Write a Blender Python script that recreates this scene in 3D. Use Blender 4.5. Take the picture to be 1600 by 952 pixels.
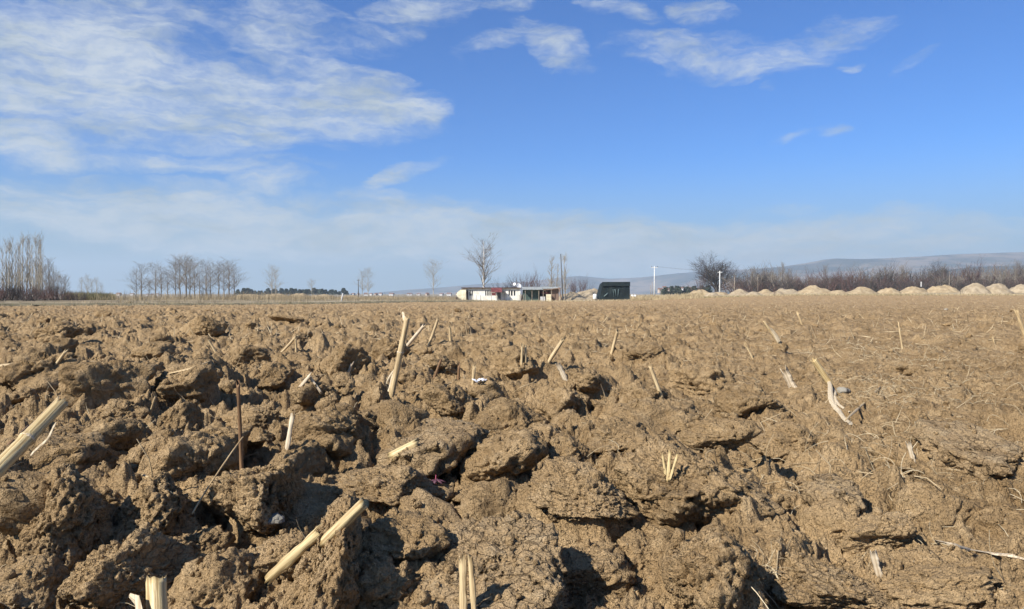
import bpy, math, random
import numpy as np
from mathutils import Vector, Matrix, Euler

# ------------------------------------------------------------------ clear
for o in list(bpy.data.objects): bpy.data.objects.remove(o)
scene = bpy.context.scene
COL = scene.collection
R = math.radians
PI = math.pi

# ------------------------------------------------------------------ camera
CAMZ = 0.46
FPX = 1156.0                      # focal length in pixels of the 1600 px wide photograph
HZ = 459.0                        # height of the horizon in the photograph
cam = bpy.data.cameras.new('camera')
cam.sensor_width = 36.0
cam.lens = 36.0*FPX/1600.0
cam.clip_start = 0.02
cam.clip_end = 30000
camo = bpy.data.objects.new('camera', cam)
COL.objects.link(camo)
TILT = math.atan((476.0-HZ)/FPX)
camo.location = (0, 0, CAMZ)
camo.rotation_euler = (PI/2-TILT, 0, 0)
scene.camera = camo

# ------------------------------------------------------------------ sun + sky
SUN_EL = R(38)
SUN_AZ = R(-131)                  # clockwise from +Y: left and a little behind the camera
sd = Vector((math.sin(SUN_AZ)*math.cos(SUN_EL), math.cos(SUN_AZ)*math.cos(SUN_EL), math.sin(SUN_EL)))
sun = bpy.data.lights.new('sun', 'SUN')
sun.energy = 5.0
sun.angle = R(0.5)
sun.color = (1.0, 0.945, 0.86)
suno = bpy.data.objects.new('sun', sun)
suno.rotation_euler = (-sd).to_track_quat('-Z', 'Y').to_euler()
suno.location = (-20, -10, 30)
COL.objects.link(suno)
scene.view_settings.view_transform = 'Standard'
scene.view_settings.look = 'None'
scene.view_settings.exposure = 0.75
scene.view_settings.gamma = 1.0
scene.view_settings.use_curve_mapping = False
scene.render.engine = 'CYCLES'
scene.render.resolution_x = 1024
scene.render.resolution_y = 609
scene.cycles.max_bounces = 4
scene.cycles.volume_bounces = 1
scene.cycles.transparent_max_bounces = 8

world = bpy.data.worlds.new("World")
scene.world = world
world.use_nodes = True
nt = world.node_tree
nt.nodes.clear()

class NB:
    """small helper to write node maths as python"""
    def __init__(s, t): s.t = t
    def n(s, kind, **kw):
        nd = s.t.nodes.new(kind)
        for k, v in kw.items(): setattr(nd, k, v)
        return nd
    def link(s, a, b): s.t.links.new(a, b)
    def put(s, sock, v):
        if isinstance(v, (int, float)): sock.default_value = v
        elif isinstance(v, (tuple, list)): sock.default_value = v
        else: s.link(v, sock)
    def m(s, op, a, b=0.0, c=None, clamp=False):
        nd = s.n('ShaderNodeMath', operation=op); nd.use_clamp = clamp
        s.put(nd.inputs[0], a); s.put(nd.inputs[1], b)
        if c is not None: s.put(nd.inputs[2], c)
        return nd.outputs[0]
    def rng(s, v, a, b, c=0.0, d=1.0, smooth=True):
        nd = s.n('ShaderNodeMapRange'); nd.interpolation_type = 'SMOOTHSTEP' if smooth else 'LINEAR'
        s.put(nd.inputs[0], v)
        for i, q in enumerate((a, b, c, d)): nd.inputs[i+1].default_value = q
        return nd.outputs[0]
    def comb(s, x, y, z):
        nd = s.n('ShaderNodeCombineXYZ')
        s.put(nd.inputs[0], x); s.put(nd.inputs[1], y); s.put(nd.inputs[2], z)
        return nd.outputs[0]
    def noise(s, vec, scale, detail=4, rough=0.55, dist=0.0):
        nd = s.n('ShaderNodeTexNoise')
        if vec is not None: s.link(vec, nd.inputs['Vector'])
        nd.inputs['Scale'].default_value = scale; nd.inputs['Detail'].default_value = detail
        nd.inputs['Roughness'].default_value = rough; nd.inputs['Distortion'].default_value = dist
        return nd.outputs['Fac']
    def voro(s, vec, scale, feature='F1', out='Distance', rand=1.0):
        nd = s.n('ShaderNodeTexVoronoi'); nd.feature = feature
        if vec is not None: s.link(vec, nd.inputs['Vector'])
        nd.inputs['Scale'].default_value = scale; nd.inputs['Randomness'].default_value = rand
        return nd.outputs[out]
    def mix(s, f, a, b, mode='MIX'):
        nd = s.n('ShaderNodeMix'); nd.data_type = 'RGBA'; nd.blend_type = mode
        s.put(nd.inputs[0], f)
        for i, q in ((6, a), (7, b)):
            if isinstance(q, tuple): nd.inputs[i].default_value = (*q[:3], 1)
            else: s.link(q, nd.inputs[i])
        return nd.outputs[2]

W = NB(nt)
sky = W.n('ShaderNodeTexSky', sky_type='NISHITA')
sky.sun_disc = False
sky.sun_elevation = SUN_EL
sky.sun_rotation = SUN_AZ
sky.altitude = 700
sky.air_density = 1.0
sky.dust_density = 1.2
sky.ozone_density = 1.6
tc = W.n('ShaderNodeTexCoord')
sp = W.n('ShaderNodeSeparateXYZ')
W.link(tc.outputs['Generated'], sp.inputs[0])
X, Y, Z = sp.outputs
U = W.m('ARCTAN2', X, Y)
V = W.m('ARCSINE', Z)
wp = W.noise(W.comb(W.m('MULTIPLY', U, 1.0), W.m('MULTIPLY', V, 2.2), 0.0), 5.0, 5, 0.6)
wp2 = W.noise(W.comb(W.m('MULTIPLY', U, 1.0), W.m('MULTIPLY', V, 2.2), 7.0), 5.0, 5, 0.6)
UW = W.m('ADD', U, W.m('MULTIPLY', W.m('SUBTRACT', wp, 0.5), 0.13))
VW = W.m('ADD', V, W.m('MULTIPLY', W.m('SUBTRACT', wp2, 0.5), 0.07))
# cloud banks: centre, half width, half height (all in pixels of the view), tilt, amount
CL = [(90, 110, 430, 150, 0, .78), (380, 170, 350, 80, 3, .78), (575, 150, 150, 48, -12, .74), (640, 172, 70, 26, -5, .7),
      (40, 215, 170, 50, -6, .8), (230, 35, 260, 60, -8, .45), (440, 60, 170, 60, 0, .45),
      (330, 258, 230, 18, 3, .6), (620, 275, 110, 14, 22, .36),
      (1110, 88, 200, 38, -5, .48), (1185, 108, 120, 24, 0, .48), (1300, 54, 85, 28, 12, .42), (1095, 28, 70, 24, -8, .52),
      (600, 62, 80, 26, 12, .44), (660, 18, 110, 32, 10, .40), (865, 78, 75, 34, -35, .42), (770, 76, 70, 18, 12, .38),
      (960, 20, 80, 20, -15, .4), (790, 5, 50, 20, 0, .35), (1292, 205, 40, 14, -8, .46), (1235, 207, 34, 10, 12, .4), (1325, 104, 24, 10, 0, .36), (1410, 98, 40, 12, 30, .3), (1205, 145, 22, 12, 0, .34),
      (60, 325, 300, 50, -6, .85), (330, 345, 420, 66, -2, .85), (640, 362, 480, 62, -3, .85), (430, 285, 70, 30, 0, .6), (1000, 388, 560, 58, -2, .95), (1330, 375, 330, 44, 0, .8), (1100, 345, 200, 16, 4, .28)]
B = None
for (px, py, hw, hh, rot, amt) in CL:
    u0 = math.atan((px-800)/FPX); v0 = math.atan((HZ-py)/FPX*math.cos(u0))
    a = hw/FPX*math.cos(u0)**2; b = hh/FPX*math.cos(u0)
    c, s_ = math.cos(R(rot)), math.sin(R(rot))
    du = W.m('SUBTRACT', UW, u0); dv = W.m('SUBTRACT', VW, v0)
    p = W.m('ADD', W.m('MULTIPLY', du, c/a), W.m('MULTIPLY', dv, s_/a))
    q = W.m('ADD', W.m('MULTIPLY', du, -s_/b), W.m('MULTIPLY', dv, c/b))
    w = W.m('SUBTRACT', 1.0, W.m('ADD', W.m('MULTIPLY', p, p), W.m('MULTIPLY', q, q)), clamp=True)
    w = W.m('MULTIPLY', w, amt*1.25)
    B = w if B is None else W.m('MAXIMUM', B, w)
# the rest of the sky: thin banks like those in view
zz = W.m('ADD', W.m('MAXIMUM', Z, 0.0), 0.12)
pl = W.comb(W.m('DIVIDE', X, zz), W.m('DIVIDE', Y, zz), 3.0)
away = W.rng(W.m('ABSOLUTE', U), 0.72, 1.2)
over = W.rng(V, 0.42, 0.7)
far = W.m('MAXIMUM', away, over)
gen = W.m('MULTIPLY', W.rng(W.noise(pl, 0.7, 5, 0.6), 0.45, 0.72), 0.6)
B = W.m('MAXIMUM', B, W.m('MULTIPLY', gen, far))
fn = W.noise(W.comb(W.m('MULTIPLY', UW, 1.0), W.m('MULTIPLY', VW, 2.6), 3.0), 9.0, 8, 0.6)
fn2 = W.noise(W.comb(W.m('MULTIPLY', U, 1.0), W.m('MULTIPLY', VW, 3.4), 11.0), 26.0, 7, 0.62)
den = W.m('ADD', B, W.m('ADD', W.m('MULTIPLY', W.m('SUBTRACT', fn, 0.5), 2.0), W.m('MULTIPLY', W.m('SUBTRACT', fn2, 0.5), 0.8)))
den = W.m('MULTIPLY', den, W.rng(B, 0.0, 0.16))
den = W.rng(den, -0.05, 1.15)
den = W.m('MULTIPLY', den, W.m('ADD', 0.62, W.m('MULTIPLY', W.rng(fn2, 0.34, 0.62), 0.28)))
SKYK = 0.1
skyc = W.mix(1.0, sky.outputs[0], (0.262, 0.528, 0.91), 'MULTIPLY')
CLOUD = (0.38/SKYK, 0.42/SKYK, 0.46/SKYK)
CLOUDG = (0.255/SKYK, 0.300/SKYK, 0.320/SKYK)
shade = W.noise(W.comb(UW, W.m('MULTIPLY', VW, 4.0), 9.0), 7.0, 4, 0.6)
lowf = W.rng(V, 0.02, 0.30)
cc = W.mix(W.m('MULTIPLY', W.rng(shade, 0.25, 0.62), W.m('ADD', 0.62, W.m('MULTIPLY', lowf, 0.38))), CLOUDG, CLOUD)
hz = W.m('POWER', W.rng(V, 0.19, 0.02), 1.0)
skyh = W.mix(W.m('MULTIPLY', hz, 0.85), skyc, (0.19/SKYK, 0.260/SKYK, 0.300/SKYK))
fin = W.mix(den, skyh, cc)
bg = W.n('ShaderNodeBackground'); bg.inputs[1].default_value = SKYK
wo = W.n('ShaderNodeOutputWorld')
W.link(fin, bg.inputs[0]); W.link(bg.outputs[0], wo.inputs[0])

# ------------------------------------------------------------------ numpy noise
def _hash(ix, iy, iz, seed):
    h = (ix.astype(np.uint32)*np.uint32(374761393) + iy.astype(np.uint32)*np.uint32(668265263)
         + np.uint32((seed*2147483647 + 12345) & 0xffffffff))
    if iz is not None: h = h + iz.astype(np.uint32)*np.uint32(2246822519)
    h = (h ^ (h >> np.uint32(13)))*np.uint32(1274126177)
    h = (h ^ (h >> np.uint32(15)))*np.uint32(2246822519)
    return h ^ (h >> np.uint32(16))
def h01(ix, iy, seed, iz=None):
    return (_hash(ix, iy, iz, seed) & np.uint32(0xffffff)).astype(np.float32)/np.float32(16777215)
def vn2(x, y, seed):
    ix = np.floor(x).astype(np.int64); iy = np.floor(y).astype(np.int64)
    fx = (x-ix).astype(np.float32); fy = (y-iy).astype(np.float32)
    fx = fx*fx*fx*(fx*(fx*6-15)+10); fy = fy*fy*fy*(fy*(fy*6-15)+10)
    a = h01(ix, iy, seed); b = h01(ix+1, iy, seed); c = h01(ix, iy+1, seed); d = h01(ix+1, iy+1, seed)
    return (a+(b-a)*fx)*(1-fy) + (c+(d-c)*fx)*fy
def fbm2(x, y, seed, octv=4, gain=0.5):
    s = 0; a = 1.0; t = 0
    for k in range(octv):
        s = s + a*(vn2(x*2**k + 17.3*k, y*2**k - 9.1*k, seed+k)-0.5); t += a; a *= gain
    return s/t*2.0
def vn3(p, seed):
    i = np.floor(p).astype(np.int64); f = (p-i).astype(np.float32)
    f = f*f*f*(f*(f*6-15)+10); r = 0
    for a in (0, 1):
        for b in (0, 1):
            for c in (0, 1):
                w = (f[:, 0] if a else 1-f[:, 0])*(f[:, 1] if b else 1-f[:, 1])*(f[:, 2] if c else 1-f[:, 2])
                r = r + w*h01(i[:, 0]+a, i[:, 1]+b, seed, i[:, 2]+c)
    return r
def fbm3(p, seed, octv=4, gain=0.5):
    s = 0; a = 1.0; t = 0
    for k in range(octv):
        s = s + a*(vn3(p*2**k + 13.7*k, seed+k)-0.5); t += a; a *= gain
    return s/t*2.0
def sstep(a, b, v):
    t = np.clip((v-a)/(b-a), 0, 1); return t*t*(3-2*t)

def lumps(x, y, size, seed, dens=0.8, rmin=0.35, rmax=0.75, tilt=0.6, p=3.0, warp=0.25):
    """irregular tilted lumps on a jittered lattice, height in units of size"""
    gx = x/size; gy = y/size
    wx = warp*fbm2(gx*1.7, gy*1.7, seed+50, 3, 0.6); wy = warp*fbm2(gx*1.7+40, gy*1.7, seed+60, 3, 0.6)
    gx = gx+wx; gy = gy+wy
    ix = np.floor(gx).astype(np.int64); iy = np.floor(gy).astype(np.int64)
    best = np.zeros_like(gx, dtype=np.float32)
    for ox in (-1, 0, 1):
        for oy in (-1, 0, 1):
            cx = ix+ox; cy = iy+oy
            h = _hash(cx, cy, None, seed)
            r1 = (h & np.uint32(255)).astype(np.float32)/255; r2 = ((h >> np.uint32(8)) & np.uint32(255)).astype(np.float32)/255
            r3 = ((h >> np.uint32(16)) & np.uint32(255)).astype(np.float32)/255; r4 = ((h >> np.uint32(24)) & np.uint32(255)).astype(np.float32)/255
            dx = (gx-cx).astype(np.float32)-(0.15+0.7*r1); dy = (gy-cy).astype(np.float32)-(0.15+0.7*r2)
            rad = rmin+(rmax-rmin)*r3
            an = r4*6.283; ca, sa = np.cos(an), np.sin(an)
            e = 0.65+0.35*((r1*7.3) % 1)
            ax = (dx*ca+dy*sa)/rad; ay = (-dx*sa+dy*ca)/(rad*e)
            q = np.clip(1-(ax*ax+ay*ay)**(p*0.5), 0, 1)
            t1 = (r1*13.7+r2*5.1) % 1; 
            hh = q**0.72*1.08*rad*(0.75+0.5*t1+tilt*(ax*(r2-0.5)+ay*(r3-0.5))*2)
            hh = np.where(((r3*5.7+r4*3.3) % 1) < dens, hh, 0)
            best = np.maximum(best, hh)
    return best
def slabs(x, y, size, seed, tilt=0.3, step=0.12):
    """broken plates: every cell is a tilted plane with its own level, in units of size"""
    gx = x/size + 0.30*fbm2(x/size*1.6, y/size*1.6, seed+3, 4, 0.6); gy = y/size + 0.30*fbm2(x/size*1.6+9, y/size*1.6, seed+4, 4, 0.6)
    ix = np.floor(gx).astype(np.int64); iy = np.floor(gy).astype(np.int64)
    f1 = np.full(gx.shape, 9, np.float32); f2 = np.full(gx.shape, 9, np.float32); hh = np.zeros(gx.shape, np.float32); h2 = np.zeros(gx.shape, np.float32)
    for ox in (-1, 0, 1):
        for oy in (-1, 0, 1):
            cx = ix+ox; cy = iy+oy
            dx = gx-cx-h01(cx, cy, seed); dy = gy-cy-h01(cx, cy, seed+1)
            d = np.hypot(dx, dy).astype(np.float32)
            pl = step*(h01(cx, cy, seed+2)-0.5)*2+tilt*(dx*(h01(cx, cy, seed+5)-0.35)+dy*(h01(cx, cy, seed+6)-0.35))
            h2 = np.where(d < f1, hh, np.where(d < f2, pl, h2)); hh = np.where(d < f1, pl, hh)
            n = np.minimum(f1, d); f2 = np.minimum(f2, np.maximum(f1, d)); f1 = n
    w_ = 0.5+0.5*sstep(0, 0.16, f2-f1)
    return hh*w_+h2*(1-w_) - 0.07*(1-sstep(0, 0.13, f2-f1))
def cracks(x, y, size, seed):
    """thin grooves along a warped cell pattern: 1 in a crack, 0 elsewhere"""
    gx = x/size + 0.35*fbm2(x/size*1.3, y/size*1.3, seed+3, 3); gy = y/size + 0.35*fbm2(x/size*1.3+9, y/size*1.3, seed+4, 3)
    ix = np.floor(gx).astype(np.int64); iy = np.floor(gy).astype(np.int64)
    f1 = np.full(gx.shape, 9, np.float32); f2 = np.full(gx.shape, 9, np.float32)
    for ox in (-1, 0, 1):
        for oy in (-1, 0, 1):
            cx = ix+ox; cy = iy+oy
            d = np.hypot(gx-cx-h01(cx, cy, seed), gy-cy-h01(cx, cy, seed+1)).astype(np.float32)
            n = np.minimum(f1, d); f2 = np.minimum(f2, np.maximum(f1, d)); f1 = n
    return 1-sstep(0.0, 0.075, f2-f1)

# ------------------------------------------------------------------ terrain
def terrain(x, y):
    """height of the land without clods"""
    x = np.asarray(x, np.float64); y = np.asarray(y, np.float64)
    t = -0.75*sstep(4, 95, y) - 0.45*sstep(95, 165, y)
    rt = sstep(0.05, 0.42, x/np.maximum(y, 5.0))
    t = t + rt*1.05*sstep(25, 125, y)
    return t
ROAD_A = np.array((-34.6, 50.0)); ROAD_B = np.array((-15.0, 108.0))
ROAD_D = (ROAD_B-ROAD_A)/np.linalg.norm(ROAD_B-ROAD_A)
ROAD_N = np.array((-ROAD_D[1], ROAD_D[0]))      # points left / away from the field
def road_side(x, y):
    return (x-ROAD_A[0])*ROAD_N[0] + (y-ROAD_A[1])*ROAD_N[1]
def field_height(x, y, lod=3):
    x = np.asarray(x, np.float64); y = np.asarray(y, np.float64)
    t = terrain(x, y)
    ratio = x/np.maximum(y, 0.6)
    smooth_r = sstep(0.12, 0.50, ratio+0.22*fbm2(x*0.8, y*0.8, 91, 2))*(1-0.6*sstep(5, 14, y))   # smoother, slumped soil to the right
    rough = 1-0.62*smooth_r
    h = 0.055*fbm2(x*1.1, y*0.9, 5, 3) + 0.03*fbm2(x*3.1, y*2.7, 15, 2)
    bedw = 0.018*np.sin((x*0.35+y*0.94)*2*PI/0.95 + 1.2*fbm2(x*0.4, y*0.4, 33, 2))   # ploughed ridges
    h = h + bedw*sstep(2, 6, y)
    nearf = 1-0.28*sstep(1.6, 5.5, y); far1 = 1-sstep(4.5, 12, y); far2 = 1-0.25*sstep(9, 30, y)
    h = h + slabs(x, y, 0.44, 131, 0.42, 0.085)*0.44*(0.45+0.55*rough)*nearf
    h = h + slabs(x, y, 0.17, 141, 0.50, 0.09)*0.17*(0.35+0.65*rough)*nearf*far2
    big = lumps(x, y, 0.30, 101, 0.42, 0.30, 0.55, 1.0, 2.4, 0.34)*0.30*0.40
    h = h + big*rough*(0.5+0.5*nearf)
    mid = lumps(x+3, y, 0.115, 201, 0.62, 0.34, 0.62, 1.0, 2.4, 0.38)*0.115*0.46
    h = h + mid*(0.25+0.75*rough)*(0.35+0.65*nearf)*far2
    if lod >= 1:
        h = h + slabs(x, y, 0.062, 151, 0.55, 0.12)*0.062*(0.5+0.5*rough)*nearf*far1
        h = h + lumps(x, y+5, 0.040, 301, 0.75, 0.34, 0.66, 0.9, 2.2, 0.35)*0.040*0.48*(0.4+0.6*rough)*(0.3+0.7*nearf)*far1
        h = h + 0.012*fbm2(x*14, y*14, 531, 3, 0.6)*(0.3+0.7*far1)
    if lod >= 2:
        gm = 0.35+0.65*sstep(-0.25, 0.3, fbm2(x*5, y*5, 541, 3))
        h = h + lumps(x+1, y, 0.018, 401, 0.8, 0.34, 0.66, 0.8, 2.2, 0.35)*0.018*0.62*gm*(0.5+0.5*rough)
        h = h + lumps(x+7, y, 0.0085, 411, 0.85, 0.34, 0.66, 0.8, 2.2, 0.3)*0.0085*0.55*gm
        h = h + 0.005*fbm2(x*45, y*45, 501, 3, 0.6)
        ck = cracks(x, y, 0.16, 71)*sstep(0.0, 0.35, fbm2(x*2.3, y*2.3, 77, 2)+0.25*smooth_r*2-0.05)
        h = h - 0.018*ck
    edge = 1 - sstep(118, 150, y)*0.7
    h = (h-0.035)*edge
    h = h*(1-sstep(-1.0, 0.5, road_side(x, y)))
    return t + h

# ------------------------------------------------------------------ materials
MATS = {}
def material(name, build, rough=0.9):
    m = bpy.data.materials.new(name); m.use_nodes = True
    t = m.node_tree; t.nodes.clear(); b = NB(t)
    bs = b.n('ShaderNodeBsdfPrincipled'); out = b.n('ShaderNodeOutputMaterial')
    b.link(bs.outputs[0], out.inputs[0])
    bs.inputs['Roughness'].default_value = rough
    bs.inputs['Specular IOR Level'].default_value = 0.25
    build(b, bs); MATS[name] = m
    return m
def geo_pos(b): return b.n('ShaderNodeNewGeometry').outputs['Position']
def obj_pos(b): return b.n('ShaderNodeTexCoord').outputs['Object']
def bump(b, bs, hgt, dist, strength=1.0, prev=None):
    nd = b.n('ShaderNodeBump'); nd.inputs['Distance'].default_value = dist; nd.inputs['Strength'].default_value = strength
    b.link(hgt, nd.inputs['Height'])
    if prev is not None: b.link(prev, nd.inputs['Normal'])
    b.link(nd.outputs[0], bs.inputs['Normal']); return nd.outputs[0]

def soil_builder(c_dark, c_mid, c_pale, crack_amt):
    def f(b, bs):
        P = geo_pos(b)
        n1 = b.noise(P, 2.2, 5, 0.6); n2 = b.noise(P, 17, 6, 0.65); n3 = b.noise(P, 120, 4, 0.7)
        col = b.mix(b.rng(n1, 0.33, 0.66), c_dark, c_mid)
        col = b.mix(b.m('MULTIPLY', b.rng(n2, 0.45, 0.72), 0.65), col, c_pale)
        col = b.mix(b.m('MULTIPLY', b.rng(n3, 0.40, 0.25), 0.35), col, tuple(v*0.62 for v in c_dark))
        n5 = b.noise(P, 5.5, 4, 0.7)
        col = b.mix(b.m('MULTIPLY', b.rng(n5, 0.42, 0.30), 0.45), col, tuple(v*0.55 for v in c_dark))
        # small pale grains and bits of chaff
        sv = b.voro(P, 150, 'F1'); sc = b.voro(P, 150, 'F1', 'Color')
        sx = b.n('ShaderNodeSeparateXYZ'); b.link(sc, sx.inputs[0])
        spk = b.m('MULTIPLY', b.rng(sv, 0.22, 0.14), b.rng(sx.outputs[0], 0.955, 0.965))
        col = b.mix(b.m('MULTIPLY', spk, 0.6), col, (0.55, 0.47, 0.34))
        # drying cracks
        wv = b.n('ShaderNodeVectorMath', operation='ADD')
        nc = b.n('ShaderNodeTexNoise'); nc.inputs['Scale'].default_value = 14; nc.inputs['Detail'].default_value = 3; b.link(P, nc.inputs['Vector'])
        sc2 = b.n('ShaderNodeVectorMath', operation='SCALE'); sc2.inputs['Scale'].default_value = 0.085
        b.link(nc.outputs['Color'], sc2.inputs[0]); b.link(P, wv.inputs[0]); b.link(sc2.outputs[0], wv.inputs[1])
        e = b.voro(wv.outputs[0], 26, 'DISTANCE_TO_EDGE')
        ck = b.m('MULTIPLY', b.rng(e, 0.045, 0.012), b.rng(b.noise(P, 4.5, 2, 0.5), 0.52-0.12*crack_amt, 0.62-0.12*crack_amt))
        col = b.mix(b.m('MULTIPLY', ck, 0.40+0.35*min(1, crack_amt)), col, tuple(v*0.35 for v in c_dark))
        oi = b.n('ShaderNodeObjectInfo').outputs['Random']
        col = b.mix(b.m('MULTIPLY', oi, 0.16), col, tuple(v*0.55 for v in c_mid))
        b.link(col, bs.inputs['Base Color'])
        crumb = b.voro(P, 95, 'F1')
        crumb2 = b.voro(P, 240, 'F1')
        hh = b.m('ADD', b.m('MULTIPLY', crumb, -0.55), b.m('MULTIPLY', crumb2, -0.25))
        hh = b.m('ADD', hh, b.m('MULTIPLY', n3, 0.9))
        hh = b.m('SUBTRACT', hh, b.m('MULTIPLY', ck, 1.1))
        nn = bump(b, bs, hh, 0.016, 0.9)
        bump(b, bs, n2, 0.045, 0.9, nn)
        bs.inputs['Specular IOR Level'].default_value = 0.12
    return f
SOIL = material('ploughed_soil', soil_builder((0.265, 0.174, 0.084), (0.405, 0.276, 0.142), (0.52, 0.375, 0.210), 0.0), 0.95)
SOILC = material('crusted_soil', soil_builder((0.285, 0.188, 0.093), (0.415, 0.285, 0.148), (0.53, 0.386, 0.220), 0.4), 0.95)
CRUST = material('crackled_crust', soil_builder((0.30, 0.202, 0.105), (0.42, 0.295, 0.160), (0.54, 0.405, 0.24), 1.25), 0.95)
PALESOIL = material('pale_stony_soil', soil_builder((0.27, 0.21, 0.14), (0.33, 0.265, 0.18), (0.42, 0.35, 0.25), 0.0), 0.95)

def two_tone(name, ca, cb, scale, rough=0.9, bd=0.0, stretch=None, obj=True, lo=0.35, hi=0.65, detail=5):
    def f(b, bs):
        P = obj_pos(b) if obj else geo_pos(b)
        if stretch:
            mp = b.n('ShaderNodeMapping'); mp.inputs['Scale'].default_value = stretch; b.link(P, mp.inputs['Vector']); P = mp.outputs[0]
        n = b.noise(P, scale, detail, 0.6)
        b.link(b.mix(b.rng(n, lo, hi), ca, cb), bs.inputs['Base Color'])
        if bd: bump(b, bs, n, bd, 0.8)
    return material(name, f, rough)
two_tone('straw', (0.26, 0.175, 0.085), (0.56, 0.43, 0.24), 1.0, 0.55, 0.002, (260, 260, 9))
two_tone('fresh_straw', (0.30, 0.20, 0.085), (0.58, 0.46, 0.24), 1.0, 0.4, 0.002, (260, 260, 9))
two_tone('bleached_husk', (0.32, 0.24, 0.15), (0.62, 0.52, 0.37), 1.0, 0.7, 0.002, (300, 300, 10))
two_tone('old_husk', (0.34, 0.26, 0.16), (0.62, 0.52, 0.36), 1.0, 0.8, 0.002, (300, 300, 10))
two_tone('brown_stem', (0.10, 0.055, 0.025), (0.24, 0.14, 0.07), 1.0, 0.7, 0.002, (300, 300, 12))
two_tone('straw_bits', (0.26, 0.18, 0.095), (0.54, 0.42, 0.25), 9.0, 0.7, 0, None, False)
two_tone('fine_roots', (0.34, 0.26, 0.15), (0.66, 0.55, 0.36), 14.0, 0.7, 0, None, False)
two_tone('pith', (0.10, 0.08, 0.055), (0.26, 0.22, 0.16), 120, 0.9, 0.002)
two_tone('dry_ground', (0.25, 0.195, 0.115), (0.38, 0.31, 0.195), 0.35, 0.95, 0.05, None, False)
two_tone('verge_ground', (0.12, 0.10, 0.055), (0.23, 0.19, 0.11), 0.9, 0.95, 0.05, None, False)
two_tone('meadow_ground', (0.15, 0.115, 0.065), (0.30, 0.24, 0.145), 0.5, 0.95, 0.05, None, False)
two_tone('far_plain', (0.17, 0.145, 0.10), (0.29, 0.245, 0.17), 0.012, 0.95, 0, None, False)
two_tone('dry_grass', (0.27, 0.205, 0.115), (0.45, 0.36, 0.215), 0.8, 0.85, 0, None, False)
two_tone('reed_straw', (0.20, 0.155, 0.09), (0.34, 0.27, 0.165), 0.5, 0.85, 0, None, False)
two_tone('olive_weeds', (0.10, 0.10, 0.045), (0.26, 0.215, 0.11), 1.3, 0.85, 0, None, False)
two_tone('heap_soil', (0.25, 0.187, 0.108), (0.36, 0.278, 0.17), 1.3, 0.95, 0.12, None, False)
two_tone('heap_soil_grey', (0.24, 0.187, 0.118), (0.345, 0.277, 0.185), 1.3, 0.95, 0.12, None, False)
two_tone('road_gravel', (0.42, 0.36, 0.27), (0.56, 0.50, 0.39), 3, 0.9, 0.02, None, False)
two_tone('bark_pale', (0.26, 0.23, 0.18), (0.46, 0.42, 0.34), 2.0, 0.9)
two_tone('bark_white', (0.45, 0.42, 0.37), (0.65, 0.62, 0.56), 2.0, 0.8)
two_tone('bark_grey', (0.13, 0.11, 0.085), (0.24, 0.205, 0.165), 2.0, 0.9)
two_tone('bark_dark', (0.055, 0.045, 0.04), (0.12, 0.10, 0.085), 2.0, 0.9)
two_tone('twig_grey', (0.17, 0.145, 0.115), (0.27, 0.235, 0.19), 1.0, 0.9)
two_tone('twig_pale', (0.25, 0.22, 0.17), (0.38, 0.34, 0.27), 1.0, 0.9)
two_tone('twig_red', (0.085, 0.052, 0.046), (0.15, 0.095, 0.082), 1.0, 0.9)
two_tone('twig_dark', (0.045, 0.040, 0.038), (0.09, 0.078, 0.070), 1.0, 0.9)
two_tone('needles', (0.035, 0.048, 0.032), (0.085, 0.10, 0.07), 1.0, 0.9)
two_tone('white_plaster', (0.60, 0.56, 0.47), (0.83, 0.80, 0.72), 0.9, 0.8)
two_tone('cream_render', (0.58, 0.51, 0.34), (0.78, 0.72, 0.53), 1.2, 0.85)
two_tone('window_dark', (0.012, 0.014, 0.018), (0.03, 0.032, 0.036), 2.0, 0.9)
two_tone('frame_paint', (0.62, 0.60, 0.55), (0.75, 0.73, 0.68), 2.0, 0.5)
two_tone('roof_dark', (0.045, 0.028, 0.022), (0.09, 0.055, 0.042), 1.0, 0.8)
two_tone('awning_red', (0.10, 0.030, 0.030), (0.17, 0.055, 0.050), 1.5, 0.7)
two_tone('sheet_metal', (0.22, 0.235, 0.22), (0.36, 0.37, 0.345), 1.2, 0.9)
two_tone('green_net', (0.035, 0.055, 0.045), (0.065, 0.095, 0.08), 1.4, 0.8)
two_tone('brown_board', (0.13, 0.085, 0.06), (0.22, 0.15, 0.11), 1.0, 0.85, 0, (6, 6, 0.5))
two_tone('old_wood', (0.20, 0.16, 0.12), (0.34, 0.28, 0.21), 1.0, 0.85)
two_tone('tarpaulin', (0.005, 0.010, 0.011), (0.011, 0.020, 0.021), 0.9, 0.65, 0.05)
two_tone('tarp_fold', (0.07, 0.11, 0.11), (0.14, 0.19, 0.19), 0.9, 0.6)
two_tone('white_sheet', (0.62, 0.64, 0.62), (0.80, 0.80, 0.77), 1.5, 0.6, 0.03)
two_tone('concrete', (0.42, 0.42, 0.40), (0.58, 0.58, 0.55), 1.5, 0.85)
two_tone('dish_white', (0.72, 0.72, 0.70), (0.82, 0.82, 0.80), 3.0, 0.5)
two_tone('steel_dark', (0.06, 0.065, 0.07), (0.13, 0.13, 0.13), 3.0, 0.6)
two_tone('village_white', (0.42, 0.41, 0.39), (0.60, 0.58, 0.56), 0.2, 0.85)
two_tone('village_tan', (0.38, 0.30, 0.24), (0.52, 0.43, 0.35), 0.2, 0.85)
two_tone('roof_tile', (0.16, 0.095, 0.075), (0.24, 0.15, 0.12), 0.5, 0.8)
two_tone('plastic_white', (0.55, 0.55, 0.56), (0.85, 0.85, 0.86), 60, 0.3)
two_tone('pink_stem', (0.33, 0.05, 0.11), (0.45, 0.12, 0.18), 60, 0.6)
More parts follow.
